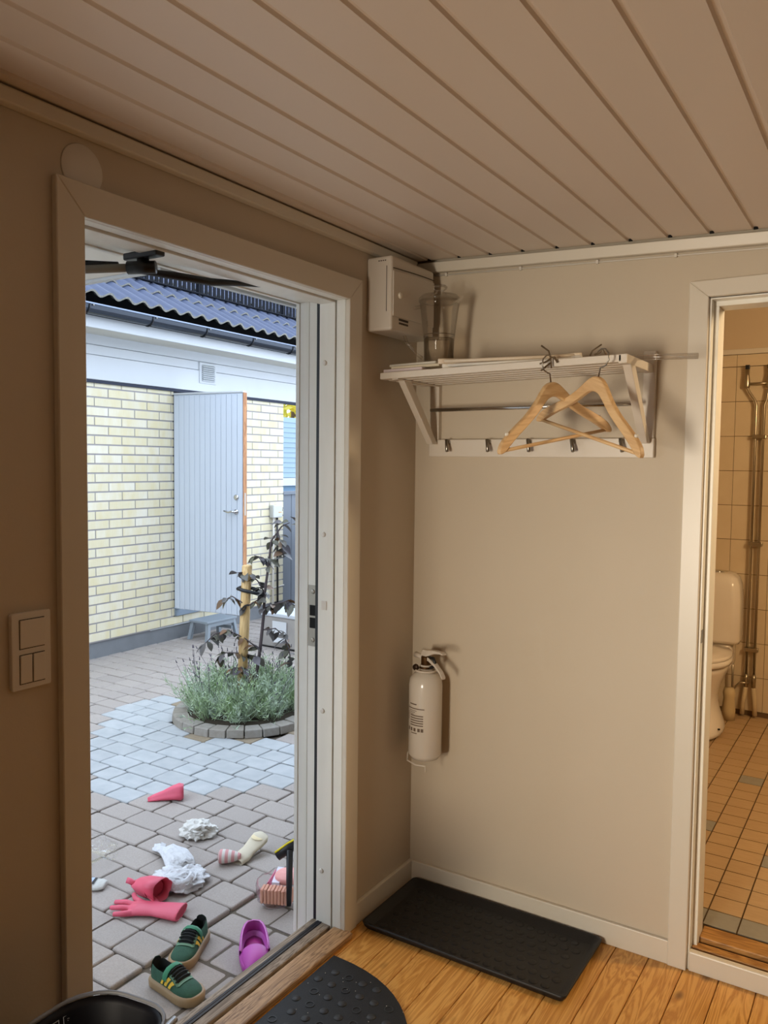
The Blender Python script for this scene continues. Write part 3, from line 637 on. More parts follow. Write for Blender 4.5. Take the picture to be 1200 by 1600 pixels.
branches = [((-1.985, 1.425, .33), [(-2.06, 1.36, .41), (-2.16, 1.31, .46), (-2.24, 1.27, .43), (-2.30, 1.235, .36)], 22),
            ((-1.99, 1.42, .28), [(-2.08, 1.36, .31), (-2.17, 1.30, .31), (-2.22, 1.28, .27)], 14),
            ((-1.976, 1.455, .60), [(-1.92, 1.50, .63), (-1.85, 1.54, .65), (-1.80, 1.56, .62)], 18),
            ((-1.978, 1.462, .70), [(-2.02, 1.44, .78), (-2.08, 1.41, .84), (-2.14, 1.37, .83)], 14),
            ((-1.962, 1.483, .87), [(-2.0, 1.47, .93), (-2.05, 1.44, .945)], 8),
            ((-1.98, 1.44, .46), [(-1.91, 1.49, .47), (-1.86, 1.52, .42), (-1.83, 1.53, .34), (-1.81, 1.53, .24)], 16),
            ((-2.0, 1.41, .14), [(-2.07, 1.34, .22), (-2.11, 1.31, .21)], 10),
            ((-1.98, 1.46, .68), [(-2.05, 1.38, .62), (-2.14, 1.33, .68), (-2.18, 1.31, .66)], 12),
            ((-1.92, 1.525, 1.10), [(-1.90, 1.53, 1.02), (-1.88, 1.54, .93)], 9)]
for st, pts, nl in branches:
    path = [st]+pts; B().tube(path, [.005]+[.004]*(len(path)-2)+[.002], 6).build('branch', ST, sap, True)
    nl = int(nl*1.35)
    for k in range(nl):
        u_ = (k+.6)/nl*(len(path)-1); i = min(int(u_), len(path)-2); p_ = Vector(path[i]).lerp(Vector(path[i+1]), u_-i)
        leaf_at(p_)
for k in range(16): leaf_at(Vector(trunk[4+k % 5])+Vector((lr.uniform(-.01, .01), 0, lr.uniform(-.02, .05))))
# lavender clumps filling the ring
LV = mat('lavender_grey_green', '#b3c2b0', .75, ns=9, nv=.85, ncol='#86a35a')
LVD = mat('seed_head_dark', '#4b4450', .8)
spots = [(0, -.27), (.18, -.21), (-.20, -.20), (.30, -.02), (-.30, .0), (.05, -.05), (-.10, .02), (.15, .14), (-.14, .18), (.02, .26), (.26, .2)]
lab = ['front edge of the ring nearest the doorway', 'right of the front clump', 'left of the front clump', 'right side of the ring', 'left side of the ring', 'foot of the sapling stem', 'foot of the wooden stake', 'right behind the sapling', 'left behind the stake', 'back of the ring', 'far right back of the ring']
for (dx, dy), lb in zip(spots, lab):
    # turn the layout so that "front" faces the doorway
    ca, sa = math.cos(.62), math.sin(.62)
    px, py = RC[0]+dx*ca-dy*sa, RC[1]+dx*sa+dy*ca
    lt = thing('lavender', 'grey green lavender clump at the '+lb, 'plant', (px, py, G0+.04), 'lavender in the planting ring')
    q = B(); h = B()
    for k in range(120):
        a = lr.uniform(0, 6.283); tl_ = abs(lr.gauss(0, .5)); L = lr.uniform(.15, .32); r0 = lr.uniform(0, .07)
        base = Vector((px+r0*math.cos(a), py+r0*math.sin(a), G0+.04)); d = Vector((math.cos(a)*math.sin(tl_), math.sin(a)*math.sin(tl_), math.cos(tl_)))
        tip = base+d*L; sd = d.cross(Vector((math.cos(a+1.3), math.sin(a+1.3), .2))).normalized()*.0016
        q.add([base-sd, base+sd, tip+sd*.5, tip-sd*.5], [(0, 1, 2, 3)])
        for j in range(11):
            u_ = lr.uniform(.15, 1); c_ = base+d*L*u_; e = (Vector((lr.gauss(0, 1), lr.gauss(0, 1), lr.gauss(0.4, .6))).normalized()+d*.7).normalized(); l_ = lr.uniform(.022, .042); w_ = e.cross(Vector((lr.gauss(0, 1), lr.gauss(0, 1), lr.gauss(0, 1)))).normalized()*.0030
            q.add([c_, c_+e*l_*.5+w_, c_+e*l_, c_+e*l_*.5-w_], [(0, 1, 2, 3)])
    q.build('foliage', LV, lt)
    for k in range(9):
        a = lr.uniform(0, 6.283); tl_ = lr.uniform(.1, .9); L = lr.uniform(.30, .42); base = Vector((px, py, G0+.04)); d = Vector((math.cos(a)*math.sin(tl_), math.sin(a)*math.sin(tl_), math.cos(tl_)))
        h.tube([base, base+d*L*.7, base+d*L+Vector((0, 0, -.01))], .0011, 4); h.tube([base+d*L, base+d*(L+.022)], [.004, .002], 5)
    h.build('flower_stalks', LVD, lt)

# ================================================================== LITTER ON THE PAVING
NZ = -.1335                                   # top of the lower strip beside the threshold
def sneaker(name, label, loc, rot):
    t = thing(name, label, 'shoe', loc, 'green children trainers by the threshold', local=True, rot=(0, 0, rot))
    GR = mat('shoe_green_suede', '#24523d', .75, ns=60, nv=.4, ncol='#1a3a2c', bs=200, bv=.3); GL = mat('shoe_green_leather', '#5d8468', .6, bs=120, bv=.2); GS = mat('shoe_strap_green', '#247a55', .55)
    TAN = mat('gum_sole', '#937a57', .55); YEL = mat('stripe_yellow', '#dcb52c', .5); BLK = mat('lace_black', '#0e1412', .8)
    LN = .205
    def hw(s):                                 # half width along the foot, s 0 heel .. 1 toe
        p = [(0, .0), (.04, .024), (.12, .033), (.3, .035), (.5, .0375), (.7, .042), (.82, .041), (.92, .033), (.98, .018), (1, 0)]
        for (a, b_), (c, d) in zip(p, p[1:]):
            if s <= c: u_ = (s-a)/(c-a); return b_+(d-b_)*(u_*u_*(3-2*u_) if a > 0.04 and c < .95 else math.sqrt(max(0, u_)) if a < .05 else u_)
        return 0
    def outline(e, n=22):
        pts = []
        for k in range(n+1): s = .5-.5*math.cos(math.pi*k/n); pts.append((s*LN, hw(s)+e*(1 if 0 < k < n else 0)))
        o = [(x_*(LN+2*e)/LN-e, y_) for x_, y_ in pts]
        return o+[(x_, -y_) for x_, y_ in o[-2:0:-1]]
    rings = [[(x_, y_, z) for x_, y_ in outline(e)] for e, z in ((0, 0), (.005, .004), (.006, .022), (.004, .030), (-.002, .031))]
    B().loft(rings).build('sole', TAN, t, True)
    def hgt(s):
        p = [(0, .075), (.06, .080), (.2, .074), (.34, .074), (.42, .084), (.55, .072), (.70, .054), (.85, .046), (.95, .037), (1, .026)]
        for (a, b_), (c, d) in zip(p, p[1:]):
            if s <= c: u_ = (s-a)/(c-a); return b_+(d-b_)*u_*u_*(3-2*u_)
        return .026
    def surf(s, i, off=0):                     # i -1 .. 1 across the upper
        w = max(hw(s)*.97, .0005); h = hgt(s)-.026; a = i*math.pi/2
        pw = .75
        y = w*math.copysign(abs(math.sin(a))**pw, a) if i else 0; z = .026+h*abs(math.cos(a))**(.8)
        nrm = Vector((0, y/w**2*.0016 if w > .004 else 0, (z-.02)/max(h, .01)**2*.0016+.02)).normalized()
        if s > .8: nrm = (nrm+Vector((s-.8, 0, 0))*2).normalized()
        return Vector((s*LN, y, z))+nrm*off
    S = [.005, .02, .05, .1, .16, .22, .28, .34, .385]
    I = [k/12 for k in range(-12, 13)]
    cut = .46
    # closed forefoot
    S2 = [.40, .44, .5, .56, .62, .68, .74, .8, .86, .91, .95, .98, .995]
    B().loft([[surf(s, i) for i in I] for s in S2], closed=False).build('vamp', GR, t, True)
    for sg_ in (-1, 1):                        # quarters to either side of the opening
        J = [sg_*(1-(1-cut)*k/6) for k in range(7)]
        B().loft([[surf(s, j) for j in J] for s in S+[.41]], closed=False).build('quarter', GR, t, True)
    # padded collar and dark lining
    inn = []
    for s in S+[.41]:
        row = [surf(s, cut)]
        for k in range(1, 6): p_ = surf(s, cut); row.append(Vector((p_.x*.96+.003, p_.y*(1-.12*k)*.92, p_.z-(p_.z-.033)*min(1, k/3))))
        row += [Vector((p_.x, -p_.y, p_.z)) for p_ in row[::-1]]
        inn.append(row)
    B().loft(inn, closed=False).build('lining', BLK, t, True)
    heel = [[surf(.012, j) for j in (-1, -.85, -.7, -.6, -.5)]]
    B().loft([[Vector((.004, -y, z)), Vector((-.001, 0, z+.0)), Vector((.004, y, z))] for y, z in ((.021, .028), (.022, .045), (.020, .062), (.017, .074), (.010, .080))], closed=False).build('heel_tab', GR, t, True)
    B().loft([[Vector((.007, -y, z)), Vector((.004, 0, z+.0)), Vector((.007, y, z))] for y, z in ((.019, .03), (.019, .06), (.016, .073), (.0095, .0795))], closed=False).build('heel_lining', BLK, t, True)
    def patch(nm, m, s0, s1, i0, i1, off, shear=0, n=6):
        rr = []
        for a in range(n+1):
            u_ = a/n; rr.append([surf(min(.99, s0+(s1-s0)*c/4+shear*u_), i0+(i1-i0)*u_, off) for c in range(5)])
        return B().loft(rr, closed=False).build(nm, m, t, True)
    patch('tongue', BLK, .40, .685, -.33, .33, .0015, n=10)
    for sg_ in (-1, 1):
        patch('eyestay', GL, .50, .70, sg_*.34, sg_*.50, .002, n=4)
        for k in range(3): patch('stripe', YEL, .33+.092*k, .385+.092*k, sg_*.93, sg_*.53, .0024, shear=.075)
    patch('toe_overlay', GL, .675, .725, -.42, .42, .0022, n=12)
    for k in range(4):
        s = .50+.05*k
        B().tube([surf(s, j, .0045+.002*(1-abs(j)/.42)) for j in (-.42, -.2, 0, .2, .42)], .0026, 6).build('lace', BLK, t, True)
    rr = [[surf(s, j, .006 if abs(j) < .7 else .003) for s in (.37, .40, .44, .475)] for j in (-.80, -.62, -.45, -.22, 0, .22, .45, .62, .80)]
    B().loft(rr, closed=False).build('strap', GS, t, True)
    return t
sneaker('sneaker', 'green child trainer with yellow stripes, nearest of the pair to the threshold', (-.483, -.805, NZ), R(-3))
sneaker('sneaker', 'green child trainer with yellow stripes, behind its mate', (-.535, -.545, NZ), R(-68))

# pink clog
t = thing('clog', 'magenta pink rubber clog lying by the doorway threshold', 'shoe', (-.375, -.452, NZ), local=True, rot=(0, 0, R(-47)))
PK = mat('clog_pink', '#b545a8', .45); PKD = mat('clog_inside', '#a8207c', .55)
def clog_w(s): return .052*math.sin(math.pi*min(1, max(0, .08+.84*s)))**.5
def egg(s0, z, k, n=28, x0=0, x1=.235):
    o = []
    for i in range(n):
        a = 2*math.pi*i/n; c = .5-.5*math.cos(a); s = c
        o.append((x0+(x1-x0)*s, clog_w(s)*k*math.sin(a)*(1 if True else 1)/max(.2, abs(math.sin(a)))*min(1, abs(math.sin(a))*1.6), z))
    return o
B().loft([egg(0, 0, .92), egg(0, .008, 1.0), egg(0, .026, 1.02), egg(0, .034, .98, x0=.003, x1=.232), egg(0, .036, .80, x0=.014, x1=.22), egg(0, .020, .72, x0=.02, x1=.214)]).build('footbed', PK, t, True)
rr = []
for k in range(9):
    s = .64+.35*k/8; w = clog_w(min(.97, s))*.98; h = .036+.034*math.sqrt(max(0, 1-((s-.64)/.37)**2))
    rr.append([(s*.235, w*math.cos(math.pi*j/12), .026+(h-.026)*math.sin(math.pi*j/12)) for j in range(13)])
B().loft(rr, closed=False).build('toe_cap', PK, t, True)
B().loft([egg(0, .0215, .70, x0=.022, x1=.212), egg(0, .0225, .3, x0=.06, x1=.16)]).build('insole', PKD, t, True)
rr = []
for k in range(13):
    a = math.pi/2+math.pi*k/12; x_ = .150+.152*math.cos(a); y_ = .050*math.sin(a)**(.62) if k < 7 and math.sin(a) > 0 else -.050*abs(math.sin(a))**.62; t_ = .45+.55*max(0, -math.cos(a))
    rr.append([(x_, y_, .020), (x_*1.0-.003, y_*1.03, .030+.028*t_), (x_-.002, y_*1.02, .036+.030*t_), (x_+.004, y_*.95, .038+.030*t_), (x_+.008, y_*.90, .034+.028*t_), (x_+.008, y_*.88, .018)])
B().loft(rr, closed=False).build('heel_rim', PK, t, True)
rr = [[Vector((p_[0]+.0035, p_[1]*.955, p_[2])) for p_ in (r_[3],)][0] for r_ in rr]
B().tube(rr, .0022, 6).build('rim_bead', mat('clog_pink_light', '#cf7cc4', .45), t, True)
for k in range(5): B().lathe([(.004, 0), (.0038, .001)], (.0035+.0015*abs(k-2), -.018+.009*k, .0665), 8).build('vent_hole', PKD, t)

def remesh(o, v=.004, sm=True):
    m = o.modifiers.new('remesh', 'REMESH'); m.mode = 'VOXEL'; m.voxel_size = v; m.use_smooth_shade = True
    s = o.modifiers.new('smooth', 'SMOOTH'); s.factor = .5; s.iterations = 4; return o
PINKG = mat('rubber_glove_pink', '#f0647f', .5, ns=8, nv=.15, ncol='#e05070', bs=40, bv=.1, sub=.15)
PINKIN = mat('rubber_glove_inside', '#b02f48', .7)
# flat glove, fingers to the left
t = thing('rubber_glove', 'pink rubber glove lying flat with fingers spread', 'glove', (-.80, -.565, G0+.001), local=True, rot=(0, 0, R(202)))
q = B(); fl_ = (.012, .55)
q.tube([(-.135, .0, .016), (-.09, .0, .018), (-.03, .0, .017), (.03, .004, .016), (.055, .004, .013)], [.052, .047, .040, .044, .034], 18, flat=(.014, .42))
for pts in ([(.03, .032, .012), (.07, .050, .013), (.105, .056, .011)], [(.04, .012, .013), (.09, .020, .018), (.135, .020, .012)], [(.04, -.010, .013), (.09, -.014, .020), (.138, -.020, .012)], [(.03, -.032, .012), (.07, -.050, .016), (.085, -.062, .030)], [(-.03, -.03, .014), (.01, -.062, .022), (.045, -.078, .024)]):
    q.tube(pts, [.0125, .0108, .0085], 10)
remesh(q.build('glove_body', PINKG, t, True), .0032)
B().tube([(-.137, .05*math.cos(a), .016+.019*math.sin(a)) for a in [2*math.pi*k/16 for k in range(17)]], .0028, 6).build('cuff_bead', PINKG, t, True)
B().lathe([(.001, -.1385), (.046, -.1383)], (0, 0, .016), 20, 'x', sy=.36).build('cuff_opening', PINKIN, t)
# crumpled glove, cuff gaping
t = thing('rubber_glove', 'pink rubber glove crumpled up with its cuff gaping open', 'glove', (-.885, -.480, G0+.001), local=True, rot=(0, R(6), R(166)))
def cone_cloth(path, radii, seed, amp, n=28, flat=1.0, thick=.0015):
    P = [Vector(p) for p in path]; rings = []
    for i, p in enumerate(P):
        tn = (P[min(i+1, len(P)-1)]-P[max(i-1, 0)]).normalized(); u_ = tn.cross(Vector((0, 0, 1))).normalized(); w_ = u_.cross(tn)
        ring = []
        for k in range(n):
            a = 2*math.pi*k/n; r_ = radii[i]*(1+amp*noise.noise(Vector((math.cos(a)*1.7+seed, math.sin(a)*1.7, i*.55))))
            v = p+u_*r_*math.cos(a)+w_*r_*math.sin(a)*flat; v.z = max(v.z, .001+.0005*i); ring.append(v)
        rings.append(ring)
    return B().loft(rings, True, False)
o = cone_cloth([(-.09, -.01, .040), (-.05, 0, .040), (-.01, .0, .034), (.035, .005, .030), (.065, .005, .022), (.08, .005, .016)], [.052, .046, .042, .038, .028, .006], 3.1, .35, flat=.8).build('glove_body', PINKG, t, True)
sd = o.modifiers.new('solid', 'SOLIDIFY'); sd.thickness = .0018
B().lathe([(.001, -.045), (.040, -.048)], (0, 0, .038), 22, 'x', sy=.8).build('cuff_inside', PINKIN, t)
for pts in ([(.05, .02, .03), (.075, .035, .045), (.085, .045, .05)], [(.04, -.02, .02), (.075, -.035, .016)]): B().tube(pts, .011, 8).build('finger', PINKG, t, True)
# far pink glove
t = thing('rubber_glove', 'pink rubber glove folded in a peak, farthest from the doorway', 'glove', (-1.50, .185, G0+.001), local=True, rot=(0, 0, R(46)))
o = cone_cloth([(-.095, 0, .006), (-.06, 0, .012), (-.02, 0, .020), (.03, 0, .030), (.06, 0, .036), (.075, .0, .036)], [.010, .018, .026, .038, .045, .040], 8.2, .35, flat=.85).build('glove_body', PINKG, t, True)
o.modifiers.new('solid', 'SOLIDIFY').thickness = .0018
B().lathe([(.001, .070), (.030, .0705)], (0, 0, .034), 18, 'x', sy=.8).build('cuff_inside', PINKIN, t)

def crumple(seed, r, sc, amp, sub=4, base=0.0):
    import bmesh
    bm = bmesh.new(); bmesh.ops.create_icosphere(bm, subdivisions=sub, radius=1.0); q = B()
    for v in bm.verts:
        p = v.co.copy(); d = 0; f = sc
        for o_ in range(3):
            nv_ = noise.noise(p*f+Vector((seed*3.7, seed, o_*5))); d += (1-abs(nv_)*2.2)*amp/(1.8**o_); f *= 1.9
        p = p*(1+d-.5*amp); z = p.z*r[2]+r[2]*.8
        v.co = Vector((p.x*r[0], p.y*r[1], max(z, base)))
    bm.verts.index_update()
    q.v = [tuple(v.co) for v in bm.verts]; q.f = [tuple(v.index for v in f.verts) for f in bm.faces]; bm.free(); return q
WCL = mat('white_cotton', '#e6e8ec', .85, ns=12, nv=.12, ncol='#cfd3dc', bs=38, bv=1.0, bdist=.012)
WCW = mat('white_plastic_film', '#e8e6e0', .45)
t = thing('crumpled_glove', 'crumpled white plastic glove balled up on the paving', 'glove', (-1.09, -.01, G0), local=True, rot=(0, 0, .5))
crumple(1.3, (.062, .05, .034), 1.4, .42).build('film', WCW, t)
t = thing('white_cloth', 'crumpled white cotton cloth with twisted tail, largest white piece', 'cloth', (-.85, -.345, G0))
CC = Vector((-.855, -.345, G0))
q = crumple(4.1, (.080, .074, .026), 1.3, .44, 5); q.v = [tuple(Vector(v)+CC) for v in q.v]; q.build('heap', WCL, t, True)
rings = []
for x_, y_, z_, w_ in ((-.88, -.31, .035, .045), (-.94, -.27, .036, .050), (-1.0, -.235, .032, .046), (-1.055, -.215, .028, .038), (-1.08, -.222, .022, .024), (-1.115, -.225, .018, .020), (-1.135, -.20, .016, .024), (-1.145, -.175, .012, .010)):
    rings.append([(x_+w_*.55*math.cos(a)+.006*math.sin(5*a), y_+w_*math.cos(a), G0+max(.001, z_+w_*.50*math.sin(a)*(1+.34*math.sin(5*a+x_*70)))) for a in [2*math.pi*k/28 for k in range(28)]])
B().loft(rings).build('tail', WCL, t, True)
rr = [[(-.835+.062*math.cos(a)*c, -.375+.058*math.sin(a)*c, G0+h_+.005*math.sin(3*a)) for a in [2*math.pi*k/24 for k in range(24)]] for c, h_ in ((1.12, .020), (1.06, .045), (.9, .058), (.72, .052), (.55, .036))]
B().loft(rr, True, False).build('gathered_opening', WCL, t, True)
# rolled striped sock and pale insole
t = thing('striped_sock', 'rolled pink and white striped baby sock', 'sock', (-.80, -.12, G0), local=True, rot=(0, 0, R(35)))
SKW = mat('sock_white', '#e8e2dc', .85); SKP = mat('sock_pink', '#e3a6a6', .85)
prof = [(.026, -.045), (.033, -.042), (.034, -.03), (.033, -.018), (.031, -.005), (.028, .008), (.024, .021), (.019, .034), (.012, .045)]
for i in range(len(prof)-1): B().lathe([prof[i], prof[i+1]], (0, 0, .030), 22, 'x', sy=.8, caps=(i == len(prof)-2)).build('stripe_band', SKP if i % 2 else SKW, t, True)
B().lathe([(.022, -.047), (.020, -.035)], (0, 0, .030), 18, 'x', sy=.8).build('sock_opening', mat('sock_inside', '#c96f74', .9), t)
t = thing('shoe_insole', 'cream shoe shaped insert propped up beside the striped sock', 'insole', (-.775, -.01, G0), local=True, rot=(0, 0, R(80)))
o = cone_cloth([(-.10, -.02, .010), (-.06, -.01, .014), (-.02, .0, .024), (.02, 0, .044), (.045, 0, .060), (.062, 0, .066)], [.030, .038, .034, .042, .044, .030], 2.2, .12, flat=.40).build('shell', mat('cream_fabric', '#e6dcc4', .8), t, True)
o.modifiers.new('solid', 'SOLIDIFY').thickness = .002
B().lathe([(.001, .004), (.02, .003), (.030, 0)], (.030, 0, .066), 18, sx=.8, sy=1.1).build('pad', mat('cream_pad', '#d9caa4', .85), t)
# clear bag with peach wipes
t = thing('wipes_bag', 'clear plastic bag holding peach coloured pads by the right door jamb', 'bag', (-.46, -.20, G0), local=True, rot=(0, 0, R(24)))
PEACH = mat('peach_pad', '#efb49a', .8, ns=60, nv=.3, ncol='#e79a86', stretch=(6, 1, 1))
for k in range(9): B().box(-.060+.0135*k, -.0485+.0135*k, -.075, -.030, .004, .058+.002*(k % 2)).build('pad', PEACH, t, bevel=.002, seg=1)
o = B().lathe([(.05, .0), (.052, .02), (.048, .024)], (.02, .035, .05), 20, 'z').build('round_pads', mat('pink_pads', '#eaa6a0', .8), t, True); o.location = (0, 0, 0)
B().hexa([(-.055, -.02, .006), (-.02, -.01, .006), (-.02, .10, .006), (-.05, .10, .006)], [(-.05, -.02, .055), (-.045, -.01, .058), (-.045, .10, .05), (-.05, .10, .05)]).build('pink_sachet', mat('magenta_sachet', '#cf6a86', .6), t)
B().hexa([(-.03, -.02, .05), (.0, -.02, .05), (-.02, .12, .04), (-.045, .12, .04)], [(-.03, -.02, .062), (.0, -.02, .062), (-.02, .12, .052), (-.045, .12, .052)]).build('white_label', mat('sachet_white', '#dfdfee', .5), t)
o = crumple(6.6, (.088, .115, .042), 1.1, .22, 3).build('clear_film', clear('bag_film', (.99, .985, .99), .14, .12), t, True)
# black handled tool leaning by the jamb
t = thing('hand_broom', 'black handled broom with a yellow stripe leaning by the right jamb', 'broom', (-.37, -.25, G0))
B().tube([(-.374, -.256, G0+.012), (-.385, -.240, G0+.10), (-.395, -.226, G0+.212)], [.009, .012, .013], 10).build('shaft', BLACKP, t, True)
B().tube([(-.440, -.245, G0+.182), (-.405, -.215, G0+.215), (-.36, -.175, G0+.245)], [.018, .021, .020], 12).build('grip', BLACKP, t, True)
B().tube([(-.442, -.256, G0+.200), (-.405, -.227, G0+.234), (-.36, -.187, G0+.264)], .004, 6).build('yellow_stripe', mat('vivid_yellow', '#e8d52a', .5), t, True)
# white glove cuff at the left edge of the doorway
t = thing('work_glove', 'white knitted work glove with black and blue label at left casing', 'glove', (-1.11, -.56, G0), local=True, rot=(0, 0, R(30)))
remesh(B().tube([(-.09, 0, .013), (-.03, 0, .014), (.03, 0, .013), (.05, 0, .012)], [.04, .04, .038, .028], 16, flat=(.013, .38)).build('knit_body', mat('white_knit', '#dcdcd6', .9, bs=200, bv=.6), t, True), .004)
B().box(-.036, .012, -.024, .020, .0285, .031).build('dark_label', BLACKP, t, bevel=.002)
B().box(-.022, .002, -.022, .018, .031, .0318).build('blue_label', mat('label_blue', '#a9bad6', .5), t)
# clear film at the left edge
t = thing('plastic_film', 'crumpled clear plastic film on the paving at left casing', 'film', (-1.33, -.39, G0), local=True)
crumple(2.9, (.10, .07, .040), 1.3, .30, 4).build('film', clear('clear_film', (.99, .99, .99), .14, .1), t)

# ================================================================== HALL: left wall
t = thing('light_switch', 'white double light switch plate on the dark left wall', 'switch', (0, -1.565, 1.165))
B().prism(rrect(-1.61, -1.521, 1.087, 1.245, .005, 3), 0, .011, 'yz').build('plate', WHITEP, t, bevel=.002)
for y0, y1, z0, z1 in ((-1.592, -1.537, 1.172, 1.230), (-1.592, -1.566, 1.100, 1.158), (-1.563, -1.537, 1.100, 1.158)):
    B().hexa([(.009, y0, z0), (.0125, y0, z0), (.0125, y1, z0), (.009, y1, z0)], [(.009, y0, z1), (.0145, y0, z1), (.0145, y1, z1), (.009, y1, z1)]).build('rocker', WHITEP, t, bevel=.001, seg=1)
    for (a, c, e, f_) in ((y0-.0015, y0, z0-.001, z1+.001), (y0-.001, y1+.001, z1, z1+.0015), (y0-.001, y1+.001, z0-.0015, z0)): B().box(.0095, .0113, a, c, e, f_).build('gap', mat('switch_gap', '#2a1a0c', .9), t)
tag(B().lathe([(.052, 0), (.052, .0018), (.050, .0030), (.02, .0034), (.001, .0035)], (0, -1.424, 2.172), 40, 'x').build('blanking_cover', WHITEP, None, True, o=(0, -1.424, 2.172)), 'round white blanking cover above the front door casing corner', 'cover')

# fuse box in the corner
t = thing('fuse_box', 'white plastic fuse box mounted on left wall under the ceiling', 'fuse box', (0, -.19, 2.1))
FB = mat('fuse_box_white', '#d3cabd', .38)
fy0, fy1, fz0, fz1, fd = -.330, -.052, 1.985, 2.222, .096
B().box(0, fd, fy0, fy1, fz0, fz1).build('housing', FB, t, bevel=.008, seg=3)
dp = [(fy0+.006, 2.030), (fy1-.004, 2.030)]+[(fy1-.004-(fy1-fy0-.01)*k/8, 2.196-.016*(k/8)**0+.010*math.sin(math.pi*(.5+.5*k/8))-.006) for k in range(9)]
B().prism(dp, fd, fd+.004, 'yz').build('door', FB, t, bevel=.002)
B().tube([(fd+.002, fy1-.004-(fy1-fy0-.01)*k/8, 2.200-.016+.010*math.sin(math.pi*(.5+.5*k/8))-.002) for k in range(9)], .0012, 5).build('door_seam', MATS['switch_gap'], t)
B().box(fd-.02, fd-.018, fy0-.0006, fy0+.001, 2.045, 2.190).build('side_seam', MATS['switch_gap'], t)
B().lathe([(.011, fd+.004), (.010, fd+.010), (.007, fd+.011)], (0, fy0+.045, 2.10), 20, 'x').build('latch', mat('latch_cream', '#e4dccb', .3), t, True)
lg = B()
for k in range(9): lg.box(fd+.0002, fd+.0008, fy0+.046+.0068*k, fy0+.051+.0068*k, 2.020, 2.0275); lg.box(fd+.0002, fd+.0008, fy0+.047+.0066*k, fy0+.0515+.0066*k, 2.009, 2.0155)
lg.build('printed_mark', mat('print_dark', '#3a2d22', .7), t)
lg = B()
for k in range(4): lg.box(.045+.008*k, .050+.008*k, fy0-.0007, fy0+.001, 2.206, 2.209)
lg.build('small_print', MATS['print_dark'], t)

# fire extinguisher
ex, ey = .105, -.085
t = thing('fire_extinguisher', 'small white fire extinguisher hanging in the wall corner', 'extinguisher', (ex, ey, .52))
er = .0595
B().lathe([(.03, .508), (.050, .512), (er, .528), (er, .775), (.056, .796), (.044, .812), (.026, .822), (.022, .826), (.021, .845)], (ex, ey, 0), 36).build('cylinder', WHITEG, t, True)
B().lathe([(.024, .832), (.024, .838), (.018, .842), (.018, .872), (.015, .876)], (ex, ey, 0), 18).build('valve', mat('brass_dull', '#5a4026', .4, .8), t, True)
HL = mat('handle_white', '#d6ccbf', .4)
hx = Vector((.86, -.35, 0)).normalized()
def hp(a, z): return (ex+hx.x*a, ey+hx.y*a, z)
def lever(path, w, nm):
    sd_ = Vector((-hx.y, hx.x, 0))*w; rings = []
    for a, z, th_ in path:
        c = Vector(hp(a, z)); rings.append([c-sd_, c+sd_, c+sd_+Vector((0, 0, th_)), c-sd_+Vector((0, 0, th_))])
    B().loft(rings).build(nm, HL, t, False, bevel=.0015)
lever([(-.022, .858, .016), (-.01, .868, .030), (.02, .880, .020), (.05, .893, .012), (.085, .899, .007), (.10, .897, .005)], .0095, 'upper_lever')
lever([(-.012, .856, .018), (.02, .862, .012), (.055, .848, .010), (.085, .828, .009), (.098, .812, .008)], .0085, 'carry_handle')
B().lathe([(.011, 0), (.012, .006), (.009, .009)], (ex-.028, ey-.028, .836), 16, 'y').build('gauge', mat('gauge_dark', '#3a2a1e', .4, .5), t, True)
B().tube([hp(-.02, .868), hp(-.060, .870)], [.008, .0105], 12).build('nozzle', HL, t, True)
B().tube([hp(.02, .872), hp(.04, .875), hp(.05, .862), hp(.04, .845), hp(.025, .838)], .006, 8).build('pull_ring', BLACKP, t, True)
B().tube([(ex+er*.62*math.cos(a), ey+er*.62*math.sin(a), .826) for a in [2*math.pi*k/20 for k in range(21)]], .004, 6).build('neck_ring', HL, t, True)
B().tube([(ex-.062, ey+.0, .525), (ex-.068, ey-.005, .512), (ex-.045, ey-.045, .503), (ex, ey-.066, .502), (ex+.035, ey-.058, .502), (ex+.037, ey-.060, .482)], .0032, 6).build('bracket_wire', HL, t, True)
B().box(ex-.02, ex+.02, ey+.055, -.0, .60, .80).build('wall_bracket', HL, t)
B().box(ex-.02, ex+.02, ey+.05, 0, .50, .512).build('bracket_foot', HL, t)
INK = mat('label_ink', '#6b5a4a', .6)
def ink(nm, a0, a1, z0, z1):
    q = B(); n_ = 6
    q.loft([[(ex+(er+.0004)*math.cos(R(a0+(a1-a0)*k/n_)), ey+(er+.0004)*math.sin(R(a0+(a1-a0)*k/n_)), z) for k in range(n_+1)] for z in (z0, z1)], closed=False); q.build(nm, INK, t)
A0, A1 = 228, 286      # the label faces left of the viewer
ink('print_line', 236, 268, .712, .716); ink('print_line', 226, 296, .697, .7005)
for k in range(3): ink('print_line', 236, 268-6*k, .690-.006*k, .692-.006*k)
for k in range(5): ink('print_line', 240, 292, .672-.0085*k, .676-.0085*k)
ink('barcode', 224, 229, .655, .685)
for a in (228, 242, 256, 272, 284): ink('pictogram', a, a+9, .618, .630)
ink('print_line', 244, 270, .610, .613)

